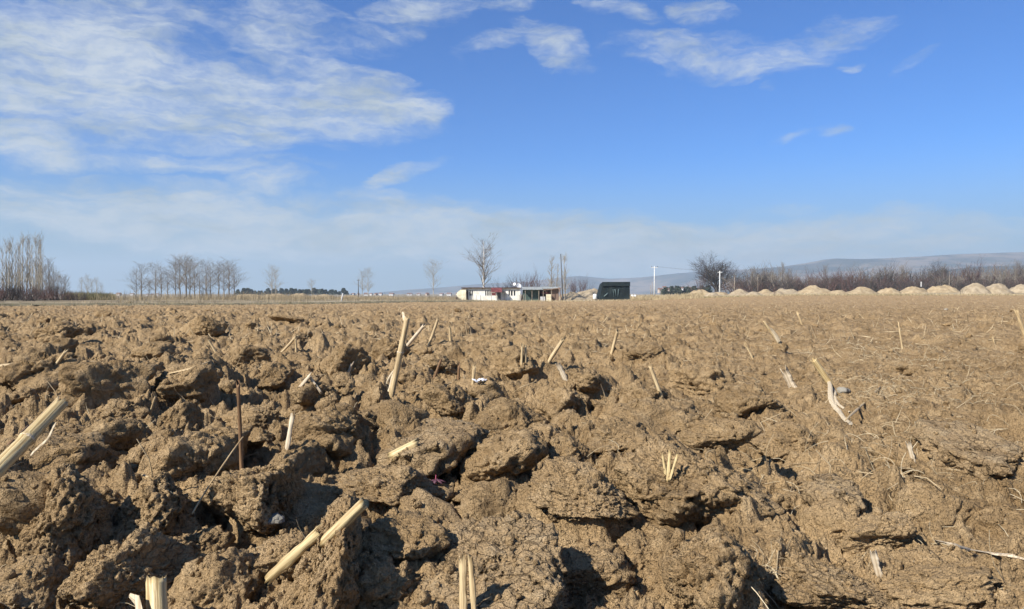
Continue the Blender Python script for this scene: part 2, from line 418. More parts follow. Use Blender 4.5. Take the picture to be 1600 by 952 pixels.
two_tone('purple_leaf', (0.07, 0.03, 0.045), (0.14, 0.06, 0.075), 60, 0.6)
two_tone('stone_grey', (0.22, 0.20, 0.16), (0.36, 0.33, 0.27), 30, 0.8, 0.004)
def hillmat(b, bs):
    P = geo_pos(b)
    n1 = b.noise(P, 0.0030, 6, 0.6); n2 = b.noise(P, 0.009, 5, 0.65)
    col = b.mix(b.rng(n1, 0.40, 0.60), (0.035, 0.045, 0.038), (0.18, 0.145, 0.11))
    col = b.mix(b.m('MULTIPLY', b.rng(n2, 0.5, 0.60), 0.75), col, (0.045, 0.055, 0.042))
    b.link(col, bs.inputs['Base Color'])
material('hill_scrub', hillmat, 1.0)

# ------------------------------------------------------------------ object helpers
def tag(o, label=None, cat=None, group=None, kind=None):
    if label: o['label'] = label
    if cat: o['category'] = cat
    if group: o['group'] = group
    if kind: o['kind'] = kind
    return o
def empty(name, loc=(0, 0, 0), rz=0):
    o = bpy.data.objects.new(name, None); o.empty_display_size = 0.2
    o.location = loc; o.rotation_euler = (0, 0, rz); COL.objects.link(o); return o
def link_mesh(name, me, mat=None, parent=None):
    o = bpy.data.objects.new(name, me)
    if mat is not None and not me.materials: me.materials.append(MATS[mat] if isinstance(mat, str) else mat)
    if parent is not None: o.parent = parent
    COL.objects.link(o); return o
def mesh_np(name, V, F, smooth=False):
    """V (n,3), F (m,k) arrays with k = 3 or 4"""
    me = bpy.data.meshes.new(name)
    V = np.asarray(V, np.float32); F = np.asarray(F, np.int32)
    me.vertices.add(len(V)); me.vertices.foreach_set('co', V.ravel())
    k = F.shape[1]; me.loops.add(F.size); me.loops.foreach_set('vertex_index', F.ravel())
    me.polygons.add(len(F)); me.polygons.foreach_set('loop_start', np.arange(0, F.size, k, dtype=np.int32))
    me.update(calc_edges=True)
    if smooth: me.polygons.foreach_set('use_smooth', np.ones(len(F), bool))
    me.validate(); return me
def dup_tree(o, parent=None):
    c = o.copy(); COL.objects.link(c)
    if parent is not None: c.parent = parent
    for ch in list(o.children): dup_tree(ch, c)
    return c
class MB:
    def __init__(s): s.v = []; s.f = []
    def add(s, vs, fs):
        k = len(s.v); s.v += [tuple(v) for v in vs]; s.f += [tuple(i+k for i in f) for f in fs]; return s
    def box(s, x0, x1, y0, y1, z0, z1):
        return s.add([(x0, y0, z0), (x1, y0, z0), (x1, y1, z0), (x0, y1, z0), (x0, y0, z1), (x1, y0, z1), (x1, y1, z1), (x0, y1, z1)],
                     [(0, 3, 2, 1), (4, 5, 6, 7), (0, 1, 5, 4), (1, 2, 6, 5), (2, 3, 7, 6), (3, 0, 4, 7)])
    def tube(s, pts, rads, n=8, cap=True):
        pts = [Vector(p) for p in pts]; vs = []; fs = []
        for i, p in enumerate(pts):
            d = (pts[min(i+1, len(pts)-1)]-pts[max(i-1, 0)]).normalized()
            a = d.cross(Vector((0, 0, 1))) if abs(d.z) < 0.95 else d.cross(Vector((1, 0, 0)))
            a.normalize(); b = d.cross(a)
            for k in range(n):
                t = 2*PI*k/n; vs.append(p+(a*math.cos(t)+b*math.sin(t))*rads[i])
        for i in range(len(pts)-1):
            for k in range(n): fs.append((i*n+k, i*n+(k+1) % n, (i+1)*n+(k+1) % n, (i+1)*n+k))
        if cap: fs.append(tuple(range(n-1, -1, -1))); fs.append(tuple((len(pts)-1)*n+k for k in range(n)))
        return s.add(vs, fs)
    def ribbon(s, pts, ws, th, nrm=(0, 0, 1), curl=0.3):
        """a leaf like strip: bowed cross-section with real thickness"""
        pts = [Vector(p) for p in pts]; vs = []; fs = []
        for i, p in enumerate(pts):
            d = (pts[min(i+1, len(pts)-1)]-pts[max(i-1, 0)]).normalized()
            nn = Vector(nrm); a = d.cross(nn)
            if a.length < 1e-3: a = d.cross(Vector((1, 0.3, 0)))
            a.normalize(); u = a.cross(d).normalized(); w = ws[i]*0.5
            top = [p-a*w, p-a*w*0.45+u*w*curl, p+a*w*0.45+u*w*curl*0.9, p+a*w]
            vs += [q+u*th*0.5 for q in top] + [q-u*th*0.5 for q in reversed(top)]
        for i in range(len(pts)-1):
            for k in range(8): fs.append((i*8+k, i*8+(k+1) % 8, (i+1)*8+(k+1) % 8, (i+1)*8+k))
        fs.append(tuple(range(7, -1, -1))); fs.append(tuple((len(pts)-1)*8+k for k in range(8)))
        return s.add(vs, fs)
    def build(s, name, mat, parent=None, smooth=False):
        me = bpy.data.meshes.new(name); me.from_pydata(s.v, [], s.f); me.update()
        if smooth: me.polygons.foreach_set('use_smooth', [True]*len(me.polygons))
        return link_mesh(name, me, mat, parent)
def prisms(name, segs, mat, parent=None, sides=3):
    """segs: array (n, 8) p0 p1 r0 r1 -> one mesh of tapered prisms"""
    S = np.asarray(segs, np.float64); p0 = S[:, :3]; p1 = S[:, 3:6]; r0 = S[:, 6]; r1 = S[:, 7]
    d = p1-p0; d /= np.maximum(np.linalg.norm(d, axis=1, keepdims=True), 1e-9)
    ref = np.where(np.abs(d[:, 2:3]) < 0.9, np.array([[0, 0, 1.0]]), np.array([[1.0, 0, 0]]))
    a = np.cross(d, ref); a /= np.linalg.norm(a, axis=1, keepdims=True); b = np.cross(d, a)
    V = []
    for (p, r) in ((p0, r0), (p1, r1)):
        for k in range(sides):
            t = 2*PI*k/sides; V.append(p+(a*math.cos(t)+b*math.sin(t))*r[:, None])
    V = np.stack(V, 1); n = len(S); base = (np.arange(n)*2*sides)[:, None]
    F = np.concatenate([base+np.array([[k, (k+1) % sides, sides+(k+1) % sides, sides+k]]) for k in range(sides)], 0)
    return link_mesh(name, mesh_np(name, V.reshape(-1, 3), F, False), mat, parent)

def px_dir(px, py):
    d = Vector(((px-800)/FPX, 1.0, -(py-476)/FPX))
    d.rotate(Euler((-TILT, 0, 0))); return d/d.y
TS = np.concatenate([np.linspace(0.7, 6, 1400), np.linspace(6.02, 60, 1200)])
def ground_hit(px, py):
    """where the line of sight through a photo pixel meets the field"""
    d = px_dir(px, py); t = TS
    h = field_height(t*d.x, t, 2); z = CAMZ+t*d.z
    k = np.argmax(z < h) if np.any(z < h) else len(t)-1
    return Vector((t[k]*d.x, t[k], float(h[k])))
def H(x, y, lod=2): return float(field_height(np.array([x]), np.array([y]), lod)[0])
def far_pt(px, dist):
    x = (px-800)/FPX*dist; return Vector((x, dist, float(terrain(x, dist))))

# ------------------------------------------------------------------ ploughed field (the ground under the camera)
rows = [-2.5, -1.8, -1.2, -0.7, -0.3, 0.05, 0.3, 0.45, 0.55, 0.63, 0.70]
y = 0.75
while y < 152:
    rows.append(y)
    k = 0.0027 if y < 2.6 else (0.0027+0.0035*min(1, (y-2.6)/4) if y < 8 else 0.0075+0.008*min(1, (y-8)/40))
    y += y*k
rows = np.array(rows)
nd_ = 900
u_in = np.linspace(-0.725, 0.725, nd_)
u_out = np.linspace(0, 1, 46)[1:]**1.5
nr = len(rows)
scale_y = np.maximum(rows, 0.6)
Xg = np.empty((nr, nd_+90)); 
Xg[:, 45:45+nd_] = scale_y[:, None]*u_in[None, :]
ext = (1.5+0.35*scale_y)
Xg[:, 45+nd_:] = scale_y[:, None]*0.725 + ext[:, None]*u_out[None, :]
Xg[:, :45] = -(scale_y[:, None]*0.725 + ext[:, None]*u_out[None, ::-1])
Yg = np.repeat(rows[:, None], Xg.shape[1], 1)
Zg = np.empty_like(Xg)
for lo, hi, lod in ((-9, 6.0, 2), (6.0, 22, 1), (22, 999, 0)):
    msk = (rows >= lo) & (rows < hi)
    # blend between detail levels is not needed: the finer lumps are below a pixel there
    Zg[msk] = field_height(Xg[msk], Yg[msk], lod)
nx = Xg.shape[1]
idx = np.arange(nr*nx).reshape(nr, nx)
F = np.stack([idx[:-1, :-1].ravel(), idx[:-1, 1:].ravel(), idx[1:, 1:].ravel(), idx[1:, :-1].ravel()], 1)
me = mesh_np('ploughed_field', np.stack([Xg.ravel(), Yg.ravel(), Zg.ravel()], 1), F, True)
fo = link_mesh('ploughed_field', me, SOIL); tag(fo, kind='structure')
print('field', nr, nx, len(F)*2)

# ------------------------------------------------------------------ ground to the horizon
def sheet(name, xs, ys, zf, mat, smooth=True):
    xs = np.asarray(xs, float); ys = np.asarray(ys, float)
    A, Bm = np.meshgrid(xs, ys); Zm = zf(A, Bm)
    i = np.arange(A.size).reshape(A.shape)
    Ff = np.stack([i[:-1, :-1].ravel(), i[:-1, 1:].ravel(), i[1:, 1:].ravel(), i[1:, :-1].ravel()], 1)
    o = link_mesh(name, mesh_np(name, np.stack([A.ravel(), Bm.ravel(), Zm.ravel()], 1), Ff, smooth), mat)
    return tag(o, kind='structure')
def sym(v): return np.concatenate([-np.array(v)[::-1], [0], np.array(v)])
gx = sym(list(np.linspace(10, 400, 50))+[600, 900, 1400, 2200, 3400, 5200, 8000])
gy = np.concatenate([[-8000, -3000, -1000, -300, -60, -10], np.linspace(5, 400, 80), [500, 700, 1000, 1600, 2600, 4200, 6500, 9000]])
sheet('ground', gx, gy, lambda a, b: terrain(a, b)-0.16-0.1*(b < 140)-0.25*(b < 20), 'far_plain')
# dry meadow beyond the track on the left: a strip mesh along the track
def strip(name, off0, off1, n_off, s0, s1, n_s, zf, mat):
    ss = np.linspace(s0, s1, n_s); oo = np.linspace(off0, off1, n_off)
    S, O = np.meshgrid(ss, oo, indexing='ij')
    xx = ROAD_A[0]+ROAD_D[0]*S+ROAD_N[0]*O; yy = ROAD_A[1]+ROAD_D[1]*S+ROAD_N[1]*O
    zz_ = zf(xx, yy, O, S); i = np.arange(S.size).reshape(S.shape)
    Ff = np.stack([i[:-1, :-1].ravel(), i[1:, :-1].ravel(), i[1:, 1:].ravel(), i[:-1, 1:].ravel()], 1)
    o = link_mesh(name, mesh_np(name, np.stack([xx.ravel(), yy.ravel(), zz_.ravel()], 1), Ff, True), mat)
    return tag(o, kind='structure')
def bank(o):  # low bank the track runs on
    return 0.16*(sstep(-1.6, -0.4, o)-sstep(2.4, 3.6, o))
strip('track_verge', -1.6, 4.0, 30, -60, 118, 300,
      lambda a, b, o, s: terrain(a, b)+bank(o)+0.02+0.05*fbm2(a*1.5, b*1.5, 8, 3)*(np.abs(o-1.0) > 1.0), 'verge_ground')
strip('gravel_track', 0.2, 1.5, 9, -60, 118, 300,
      lambda a, b, o, s: terrain(a, b)+bank(o)+0.09+0.012*fbm2(a*3, b*3, 12, 3), 'road_gravel')
strip('meadow', 3.6, 150, 110, -60, 200, 150,
      lambda a, b, o, s: terrain(a, b)+0.03+0.55*sstep(3.6, 12, o)*(0.6+0.4*fbm2(a*0.09, b*0.09, 9, 3)), 'meadow_ground')
# yard of the farmstead and the waste ground on the right
sheet('yard', np.linspace(-14, 34, 70), np.linspace(147, 215, 50), lambda a, b: terrain(a, b)+0.05+0.06*fbm2(a*0.7, b*0.7, 4, 3), 'road_gravel')
sheet('waste_ground', np.linspace(24, 190, 160), np.linspace(120, 330, 90),
      lambda a, b: terrain(a, b)+0.05+0.12*fbm2(a*0.35, b*0.35, 14, 4)+0.75*sstep(130, 141, b)*sstep(27, 38, a)*(0.6+0.6*fbm2(a*0.12, b*0.1, 24, 2))-0.5*(1-sstep(20, 30, a))-0.4*(1-sstep(118, 130, b)), 'dry_ground')

# ------------------------------------------------------------------ hills
def hill(name, prof, y0, depth, seed):
    """prof: (px, py) of the crest line seen from the field, at distance y0"""
    p = np.array(prof, float); cx = (p[:, 0]-800)/FPX*y0; cz = (HZ-p[:, 1])/FPX*y0+CAMZ
    xs = np.linspace(cx[0], cx[-1], 260); ys = np.linspace(-1, 1, 60)
    A, Bm = np.meshgrid(xs, ys)
    crest = np.interp(A, cx, cz)
    crest = crest*(1+0.05*fbm2(A/900, A*0, seed, 4))
    prof2 = np.where(Bm < 0, sstep(-1, 0.0, Bm)**0.9, 1-sstep(0.0, 1, Bm))
    gul = fbm2(A/260+fbm2(A/500, Bm*3, seed+5, 2), Bm*2.0, seed+9, 5)
    Zm = crest*prof2*(1+0.22*gul*(1-np.abs(prof2*2-1))) - 3
    i = np.arange(A.size).reshape(A.shape)
    Ff = np.stack([i[:-1, :-1].ravel(), i[:-1, 1:].ravel(), i[1:, 1:].ravel(), i[1:, :-1].ravel()], 1)
    o = link_mesh(name, mesh_np(name, np.stack([A.ravel(), (y0+Bm*depth).ravel(), Zm.ravel()], 1), Ff, True), 'hill_scrub')
    return tag(o, kind='structure')
hill('hills', [(1000, 462), (1060, 446), (1110, 432), (1160, 421), (1220, 417), (1260, 411), (1295, 405), (1340, 406), (1385, 404), (1430, 401), (1490, 397), (1560, 394), (1640, 391), (1760, 388), (1900, 392), (2100, 402), (2400, 440), (2600, 462)], 4300, 1500, 40)
hill('distant_hills', [(560, 460), (640, 452), (700, 448), (760, 443), (830, 440), (880, 433), (905, 431), (950, 435), (1000, 433), (1060, 426), (1130, 420), (1230, 420), (1400, 424), (1600, 440), (1800, 462)], 5300, 900, 60)
hill('foothills', [(1040, 461), (1120, 450), (1200, 440), (1290, 433), (1370, 429), (1440, 424), (1520, 416), (1600, 413), (1700, 410), (1900, 420), (2200, 461)], 2400, 700, 80)

# ------------------------------------------------------------------ clods
def ico(sub):
    import bmesh
    bm = bmesh.new(); bmesh.ops.create_icosphere(bm, subdivisions=sub, radius=1.0)
    V_ = np.array([v.co[:] for v in bm.verts]); F_ = np.array([[v.index for v in f.verts] for f in bm.faces]); bm.free()
    return V_, F_
ICO = {s: ico(s) for s in (3, 4, 5, 6)}
def clod_mesh(seed, sub=5, planes=11, flat=False, crumb=1.0, detail=1.0, fq=1.0):
    """a broken lump of soil: faceted, with a crumbly skin"""
    rg = np.random.RandomState(seed)
    D, Fc = ICO[sub]
    N = rg.normal(size=(planes, 3)); N /= np.linalg.norm(N, axis=1, keepdims=True)
    off = rg.uniform(0.62, 1.0, planes)
    if flat: N = np.vstack([N, [[0.08, -0.06, 1.0]]]); off = np.append(off, 0.52)
    dots = D@N.T
    rr = np.where(dots > 0.05, off[None, :]/np.maximum(dots, 0.05), 9.0)
    k = 14.0
    r = -np.log(np.exp(-k*rr).sum(1)+math.exp(-k*1.25))/k
    P = D*r[:, None]
    s = rg.uniform(0, 50)
    r = r*(1+0.24*fbm3(P*1.5+s, seed, 3, 0.55))
    P = D*r[:, None]
    # the skin breaks into blocks and crumbs: cells with their own level, parted by crevices
    def cell(P, sc, sd):
        q = P*sc+s; i = np.floor(q).astype(np.int64); f1 = np.full(len(P), 9.0); f2 = f1.copy(); lv = np.zeros(len(P))
        for a in (-1, 0, 1):
            for b in (-1, 0, 1):
                for c in (-1, 0, 1):
                    j = i+np.array([a, b, c])
                    o = np.stack([h01(j[:, 0], j[:, 1], sd+t, j[:, 2]) for t in range(3)], 1)
                    d_ = np.linalg.norm(q-j-o, axis=1); lv = np.where(d_ < f1, o[:, 0], lv)
                    n_ = np.minimum(f1, d_); f2 = np.minimum(f2, np.maximum(f1, d_)); f1 = n_
        return f1, f2-f1, lv-0.5
    warp = P+0.13*np.stack([fbm3(P*4+9*t, seed+7+t, 3) for t in range(3)], 1)
    a1, e1, l1 = cell(warp, 2.3*fq**0.5, seed+1); a2, e2, l2 = cell(warp, 5.0*fq, seed+2)
    kf = 1/fq**0.5
    d = crumb*(0.15*l1-0.14*(1-sstep(0, 0.13, e1))*(0.45+fbm3(P*2, seed+21, 2)) + kf*(0.085*l2-0.065*(1-sstep(0, 0.18, e2))))
    if sub >= 5:
        a3, e3, l3 = cell(warp, 11.0*fq, seed+3); a4, e4, l4 = cell(P, 25.0*fq, seed+4)
        msk_ = sstep(-0.3, 0.3, fbm3(P*2.5, seed+31, 2))
        d = d+crumb*detail*kf*((0.065*(0.5-a3)+0.025*l3)*(0.4+0.6*msk_)+0.036*(0.5-a4)*msk_)
    d = d+0.030*fbm3(P*14, seed+4, 3, 0.6)
    if flat: d = d*np.where(D[:, 2] > 0.45, 0.6, 1.0)
    P = P+D*d[:, None]
    return mesh_np('clod', P, Fc, True)
CM = [clod_mesh(1000+i, 5, 9+i % 5, fq=1.25) for i in range(9)]
CF = [clod_mesh(1100+i, 5, 8, True) for i in range(3)]
CB = [clod_mesh(1200+i, 6, 12, i == 0, 1.0, 1.0, 2.1) for i in range(5)]
CS = [clod_mesh(1300+i, 3, 9, False, 1.0) for i in range(6)]
CMID = [clod_mesh(1400+i, 4, 9, False, 1.0) for i in range(6)]
for m_ in CM+CS+CMID: m_.materials.append(SOIL)
for m_ in CF+CB[:1]: m_.materials.append(CRUST)
for m_ in CB[1:]: m_.materials.append(SOILC)

def clod(name, px, py, wpx, hpx, mesh, label, rot=None, cat='clod of soil', sink=0.40, dep=1.15, group=None, mat=None):
    g = ground_hit(px, py)
    s = g.y/FPX
    w = wpx*s*0.5*1.12; h = hpx*s*0.5*0.98/(1-sink)*(0.80 if py > 780 else 0.90)
    o = bpy.data.objects.new(name, mesh)
    if mat: pass
    rg = random.Random(int(px*7+py))
    rot = rot if rot is not None else (rg.uniform(-.25, .25), rg.uniform(-.25, .25), rg.uniform(-0.5, 0.5)+rg.choice([0, PI]))
    o.rotation_euler = rot
    o.scale = (w, (w+h)*0.55*dep, h)
    o.location = (g.x, g.y+(w+h)*0.55*dep*0.55, g.z+h*(1-2*sink))
    COL.objects.link(o)
    return tag(o, label, cat, group)
G1 = 'large clods of ploughed earth in the foreground'
clods = [
 (155, 622, 92, 78, CM[0], 'rounded upright clod left of the middle with a deep black shadow on its right'),
 (45, 608, 96, 62, CM[1], 'broad low clod at the left edge behind the thick corn stalk'),
 (268, 630, 92, 48, CM[2], 'squat clod with a dark right face behind the thin brown stick'),
 (318, 590, 40, 34, CM[3], 'small dark-sided clod right of the rounded upright clod'),
 (322, 522, 44, 30, CM[4], 'dark-topped clod standing out far back on the left'),
 (185, 655, 50, 34, CM[5], 'small pale clod just below the rounded upright clod'),
 (265, 672, 50, 46, CM[6], 'knobbly clod standing left of the thin brown stick'),
 (530, 580, 60, 44, CM[7], 'dark clod left of the tall leaning corn stalk'),
 (578, 655, 46, 58, CM[8], 'narrow pointed clod at the foot of the tall leaning stalk'),
 (668, 728, 150, 96, CF[0], 'big block with a pale cracked flat top and a black shadow on its right'),
 (795, 680, 110, 56, CM[1], 'wide clod right of the block with the cracked flat top'),
 (790, 745, 110, 64, CM[3], 'slanting slab with a steep shadowed right side in the centre of the field'),
 (1058, 678, 150, 64, CM[6], 'long smooth ledge of soil with a dark hollow below its right end'),
 (880, 652, 84, 52, CM[8], 'rounded grey brown clod in the centre between wide clod and smooth ledge'),
 (1100, 612, 90, 44, CM[2], 'flattish clod right of centre above the smooth ledge'),
 (66, 850, 112, 118, CB[3], 'tall lumpy clod at the lower left edge'),
 (165, 948, 165, 120, CB[4], 'large rounded clod at the bottom left corner behind the yellow stump'),
 (215, 835, 104, 100, CB[3], 'egg shaped clod perched above a black hollow at lower left'),
 (392, 812, 132, 112, CB[1], 'massive crumbly clod below the thin brown stick'),
 (80, 745, 160, 70, CM[2], 'low crumbling clod right below the thick corn stalk'),
 (295, 745, 104, 80, CM[8], 'dark crumbly clod left of the thin brown stick foot'),
 (448, 752, 62, 60, CM[3], 'pyramid shaped clod right of the massive crumbly clod'),
 (500, 950, 125, 185, CB[2], 'upright leaning blade of earth across the split corn stalk'),
 (330, 950, 120, 90, CM[1], 'lumpy clod at the bottom edge right of the yellow stump'),
 (590, 792, 165, 60, CB[4], 'broad crumbling clod above the short broken stalk'),
 (765, 975, 340, 195, CB[0], 'biggest slab of earth at the bottom centre with a pale crackled top'),
 (1085, 812, 215, 130, CB[1], 'large slab right of centre with crumbly cracks across its face'),
 (1130, 965, 190, 140, CB[2], 'crumbly slab at the bottom edge with a black gap on its right'),
 (920, 800, 150, 60, CB[3], 'knobbly clod between the crackled slab and the cracked large slab'),
 (1325, 792, 84, 62, CF[1], 'angular pale flat-topped clod with a dark gap under its right edge'),
 (1385, 855, 104, 52, CM[0], 'smooth rounded clod below the angular pale one'),
 (1545, 728, 150, 60, CF[2], 'flat crusted shelf of soil at the right edge with black gaps beneath'),
 (1310, 945, 190, 60, CB[4], 'smooth domed clod at the bottom right'),
 (1460, 940, 150, 50, CM[6], 'low worn clod at the bottom right below the pale corn leaf'),
 (560, 930, 80, 60, CM[8], 'round clod in the shade between the earth blade and the biggest slab'),
 (1180, 640, 80, 40, CM[7], 'low clod left of the stalk with the grey husk'),
 (960, 700, 90, 46, CM[5], 'low brown clod below the long smooth ledge on its left'),
 (610, 560, 48, 34, CM[4], 'small clod just left of the tall leaning stalk'),
 (420, 600, 60, 34, CM[1], 'low clod between the thin brown stick and the folded pale leaf'),
 (800, 590, 60, 38, CM[2], 'small steep clod above the centre with a notch of shade beside it'),
 (1015, 640, 60, 40, CM[3], 'clod with a dark left notch below the small broken stalk'),
 (700, 640, 70, 40, CM[7], 'crumbly clod behind the block with the cracked flat top'),
 (520, 690, 90, 50, CM[5], 'worn clod right of the pale upright chip'),
 (1250, 700, 90, 36, CM[1], 'weathered low clod below the grey husk'),
 (900, 730, 60, 46, CM[6], 'small upright clod in the middle in front of the smooth ledge'),
 (80, 530, 56, 26, CM[8], 'far low clod near the left edge'),
 (230, 560, 50, 26, CM[3], 'far clod behind the rounded upright clod'),
 (1420, 585, 40, 18, CM[0], 'small far clod beside the dry root tufts on the right'),
 (25, 800, 84, 60, CM[5], 'small crumbly clod at the left edge above the tall lumpy clod'),
 (140, 795, 80, 50, CM[3], 'rough clod between the low crumbling clod and the egg shaped clod'),
 (290, 880, 84, 66, CM[6], 'clod in the hollow between egg shaped clod and massive crumbly clod'),
 (30, 945, 100, 66, CM[7], 'clod filling the very bottom left corner'),
 (420, 905, 84, 56, CM[2], 'low clod at the foot of the split yellow half stalk'),
 (345, 705, 66, 44, CM[0], 'clod at the very foot of the thin brown stick'),
 (620, 880, 110, 66, CM[3], 'rough clod at the left flank of the biggest slab'),
 (600, 948, 110, 70, CM[5], 'clod at the bottom edge left of the biggest slab'),
 (905, 930, 130, 70, CM[7], 'rough clod at the bottom edge right of the biggest slab'),
 (1000, 900, 100, 60, CM[1], 'rounded clod between the biggest slab and the crumbly bottom slab'),
 (760, 795, 110, 50, CM[0], 'clod behind the top of the biggest slab'),
 (850, 720, 60, 50, CM[4], 'steep little clod with a black right side near the centre'),
 (400, 672, 66, 40, CM[6], 'low clod right of the thin brown stick top'),
 (490, 640, 70, 40, CM[3], 'clod below the folded pale leaf'),
 (120, 700, 80, 44, CM[0], 'clod right of the thick corn stalk tip'),
 (215, 590, 44, 30, CM[6], 'small clod right behind the rounded upright clod'),
 (380, 565, 50, 28, CM[7], 'far clod between the small dark clod and the dark clod'),
 (450, 503, 44, 11, CM[5], 'low far clod well left of the tall stalk'),
 (690, 580, 54, 28, CM[5], 'far clod right of the tall leaning stalk'),
 (920, 605, 60, 28, CM[0], 'far low clod below the short stalk in the middle'),
 (1010, 560, 50, 22, CM[4], 'far low clod right of the slim upright stalk'),
 (1130, 700, 90, 44, CM[3], 'clod right of the long smooth ledge'),
]
for c in clods: clod('soil_clod', *c, group=G1, cat='clod')
# clods of the middle distance
rg = random.Random(77)
n = 0
while n < 290:
    yy = 1.3*math.exp(rg.random()**0.8*math.log(22/1.3)); xx = yy*rg.uniform(-0.78, 0.78)
    rt = xx/yy
    if rt > 0.15 and rg.random() < 0.55: continue
    s = rg.uniform(0.022, 0.075)*(1 if yy < 6 else 1.25)*(1.2 if rt < 0 else 0.85)
    o = bpy.data.objects.new('soil_clod', rg.choice(CMID)); COL.objects.link(o)
    o.location = (xx, yy, H(xx, yy)+s*0.15); o.rotation_euler = (rg.uniform(-.5, .5), rg.uniform(-.5, .5), rg.uniform(0, 6.28))
    o.scale = (s*rg.uniform(.9, 1.4), s*rg.uniform(.8, 1.3), s*rg.uniform(.6, 1.0))
    tag(o, 'fist-sized brown clod among many scattered over the middle of the ploughed field', 'clod', 'small clods over the middle of the field'); n += 1
# crumbs of soil: one object
def scatter_mesh(name, protos, n, gen, mat, kind='stuff', smooth=True):
    """joins n transformed copies of small meshes"""
    data = []
    for m_ in protos:
        v = np.empty(len(m_.vertices)*3, np.float32); m_.vertices.foreach_get('co', v)
        f = np.empty(len(m_.polygons)*3, np.int32); m_.loops.foreach_get('vertex_index', f)
        data.append((v.reshape(-1, 3), f.reshape(-1, 3)))
    VV = []; FF = []; k = 0
    for i in range(n):
        v, f = data[i % len(data)]; loc, sc, rot = gen(i)
        M = np.array(Euler(rot).to_matrix())@np.diag(sc)
        VV.append(v@M.T+np.array(loc)); FF.append(f+k); k += len(v)
    o = link_mesh(name, mesh_np(name, np.concatenate(VV), np.concatenate(FF), smooth), mat)
    return tag(o, kind=kind)
TINY = [clod_mesh(1500+i, 3, 8, False, 1.0) for i in range(2)]
import bmesh as _b
def tiny(seed):
    bm = _b.new(); _b.ops.create_icosphere(bm, subdivisions=1 if seed % 2 else 2, radius=1.0); r_ = random.Random(seed)
    for v in bm.verts: v.co *= r_.uniform(0.68, 1.12)
    m_ = bpy.data.meshes.new('crumb'); bm.to_mesh(m_); bm.free(); return m_
TINY = [tiny(i) for i in range(6)]
cr = np.random.RandomState(9)
NCR = 4200
cy = 0.9*np.exp(cr.rand(NCR)**1.15*math.log(7/0.9)); cxx = cy*cr.uniform(-0.76, 0.76, NCR)
cz = field_height(cxx, cy, 2)
bpy.context.view_layer.update(); _dg = bpy.context.evaluated_depsgraph_get()
for i in range(NCR):                    # crumbs lie on top of the clods too
    if cy[i] < 3.2:
        ok, lc, nr_, ix_, ob_, mt_ = scene.ray_cast(_dg, Vector((cxx[i], cy[i], 0.6)), Vector((0, 0, -1)))
        if ok: cz[i] = lc.z
def crumb_gen(i):
    s = cr.gamma(1.6, 0.0016)+0.0016; s = min(s, 0.012)*(1+0.25*cy[i])
    return (cxx[i], cy[i], cz[i]+s*0.3), (s*cr.uniform(.8, 1.3), s*cr.uniform(.8, 1.3), s*cr.uniform(.6, 1)), tuple(cr.uniform(0, 6, 3))
tag(scatter_mesh('soil_crumbs', TINY, NCR, crumb_gen, SOIL, 'stuff', False), kind='stuff')

# ------------------------------------------------------------------ corn stalks and chips
bpy.context.view_layer.update()
_DG = bpy.context.evaluated_depsgraph_get()
def ground_hit(px, py):
    d = px_dir(px, py).normalized()
    ok, loc, nor, ix, ob, mt = scene.ray_cast(_DG, Vector((0, 0, CAMZ)), d)
    return loc.copy() if ok else on_ray(px, py, 60.0)
def on_ray(px, py, dist):
    d = px_dir(px, py); return Vector((d.x*dist, dist, CAMZ+d.z*dist))
def place_axis(o, p0, p1):
    d = (p1-p0); o.location = p0
    o.rotation_euler = d.to_track_quat('Z', 'Y').to_euler()
def stem_mesh(L, r, seed, split=False, nodes=(), n=14, bend=0.0, taper=0.9, jag=1.0):
    """stalk along +Z: oval, grooved, swollen at the nodes, torn at both ends"""
    rg = random.Random(seed); V_ = []; F_ = []
    rings = max(8, int(L/0.006)); rings = min(rings, 34)
    ex = rg.uniform(0.82, 0.95)
    j0 = [rg.uniform(0, 1) for _ in range(n)]; j1 = [rg.uniform(0, 1) for _ in range(n)]
    wob = [rg.uniform(-.06, .06) for _ in range(rings+1)]
    for i in range(rings+1):
        t = i/rings; z = L*t
        rr = r*(1-(1-taper)*t)*(1+wob[i]*0.3)
        for nz in nodes: rr *= 1+0.20*math.exp(-((t-nz)*L/(0.35*r))**2)
        for k in range(n):
            a = 2*PI*k/n
            gr = 1+0.05*math.sin(a*3+seed)+0.03*math.sin(a*7+2*seed)
            zz = z+(j1[k]*jag*r*1.3*(t > 0.94))-(j0[k]*jag*r*0.9*(t < 0.03))
            V_.append((math.cos(a)*rr*gr+bend*L*t*t, math.sin(a)*rr*ex*gr, zz))
    for i in range(rings):
        for k in range(n): F_.append((i*n+k, i*n+(k+1) % n, (i+1)*n+(k+1) % n, (i+1)*n+k))
    # sunken pith at the torn top and bottom
    k0 = len(V_); 
    for i, zc, sg in ((0, r*0.5, -1), (rings, L-r*0.7, 1)):
        b0 = len(V_)
        for k in range(n):
            a = 2*PI*k/n; rr = r*(taper if i else 1)*0.78
            V_.append((math.cos(a)*rr+(bend*L if i else 0), math.sin(a)*rr*ex, zc))
        for k in range(n):
            q = (i*n+k, i*n+(k+1) % n, b0+(k+1) % n, b0+k); F_.append(q if sg > 0 else q[::-1])
        c = len(V_); V_.append(((bend*L if i else 0), 0, zc))
        for k in range(n):
            q = (b0+k, b0+(k+1) % n, c); F_.append(q if sg > 0 else q[::-1])
    m_ = bpy.data.meshes.new('stem'); m_.from_pydata(V_, [], F_); m_.update()
    m_.polygons.foreach_set('use_smooth', [True]*len(m_.polygons)); return m_
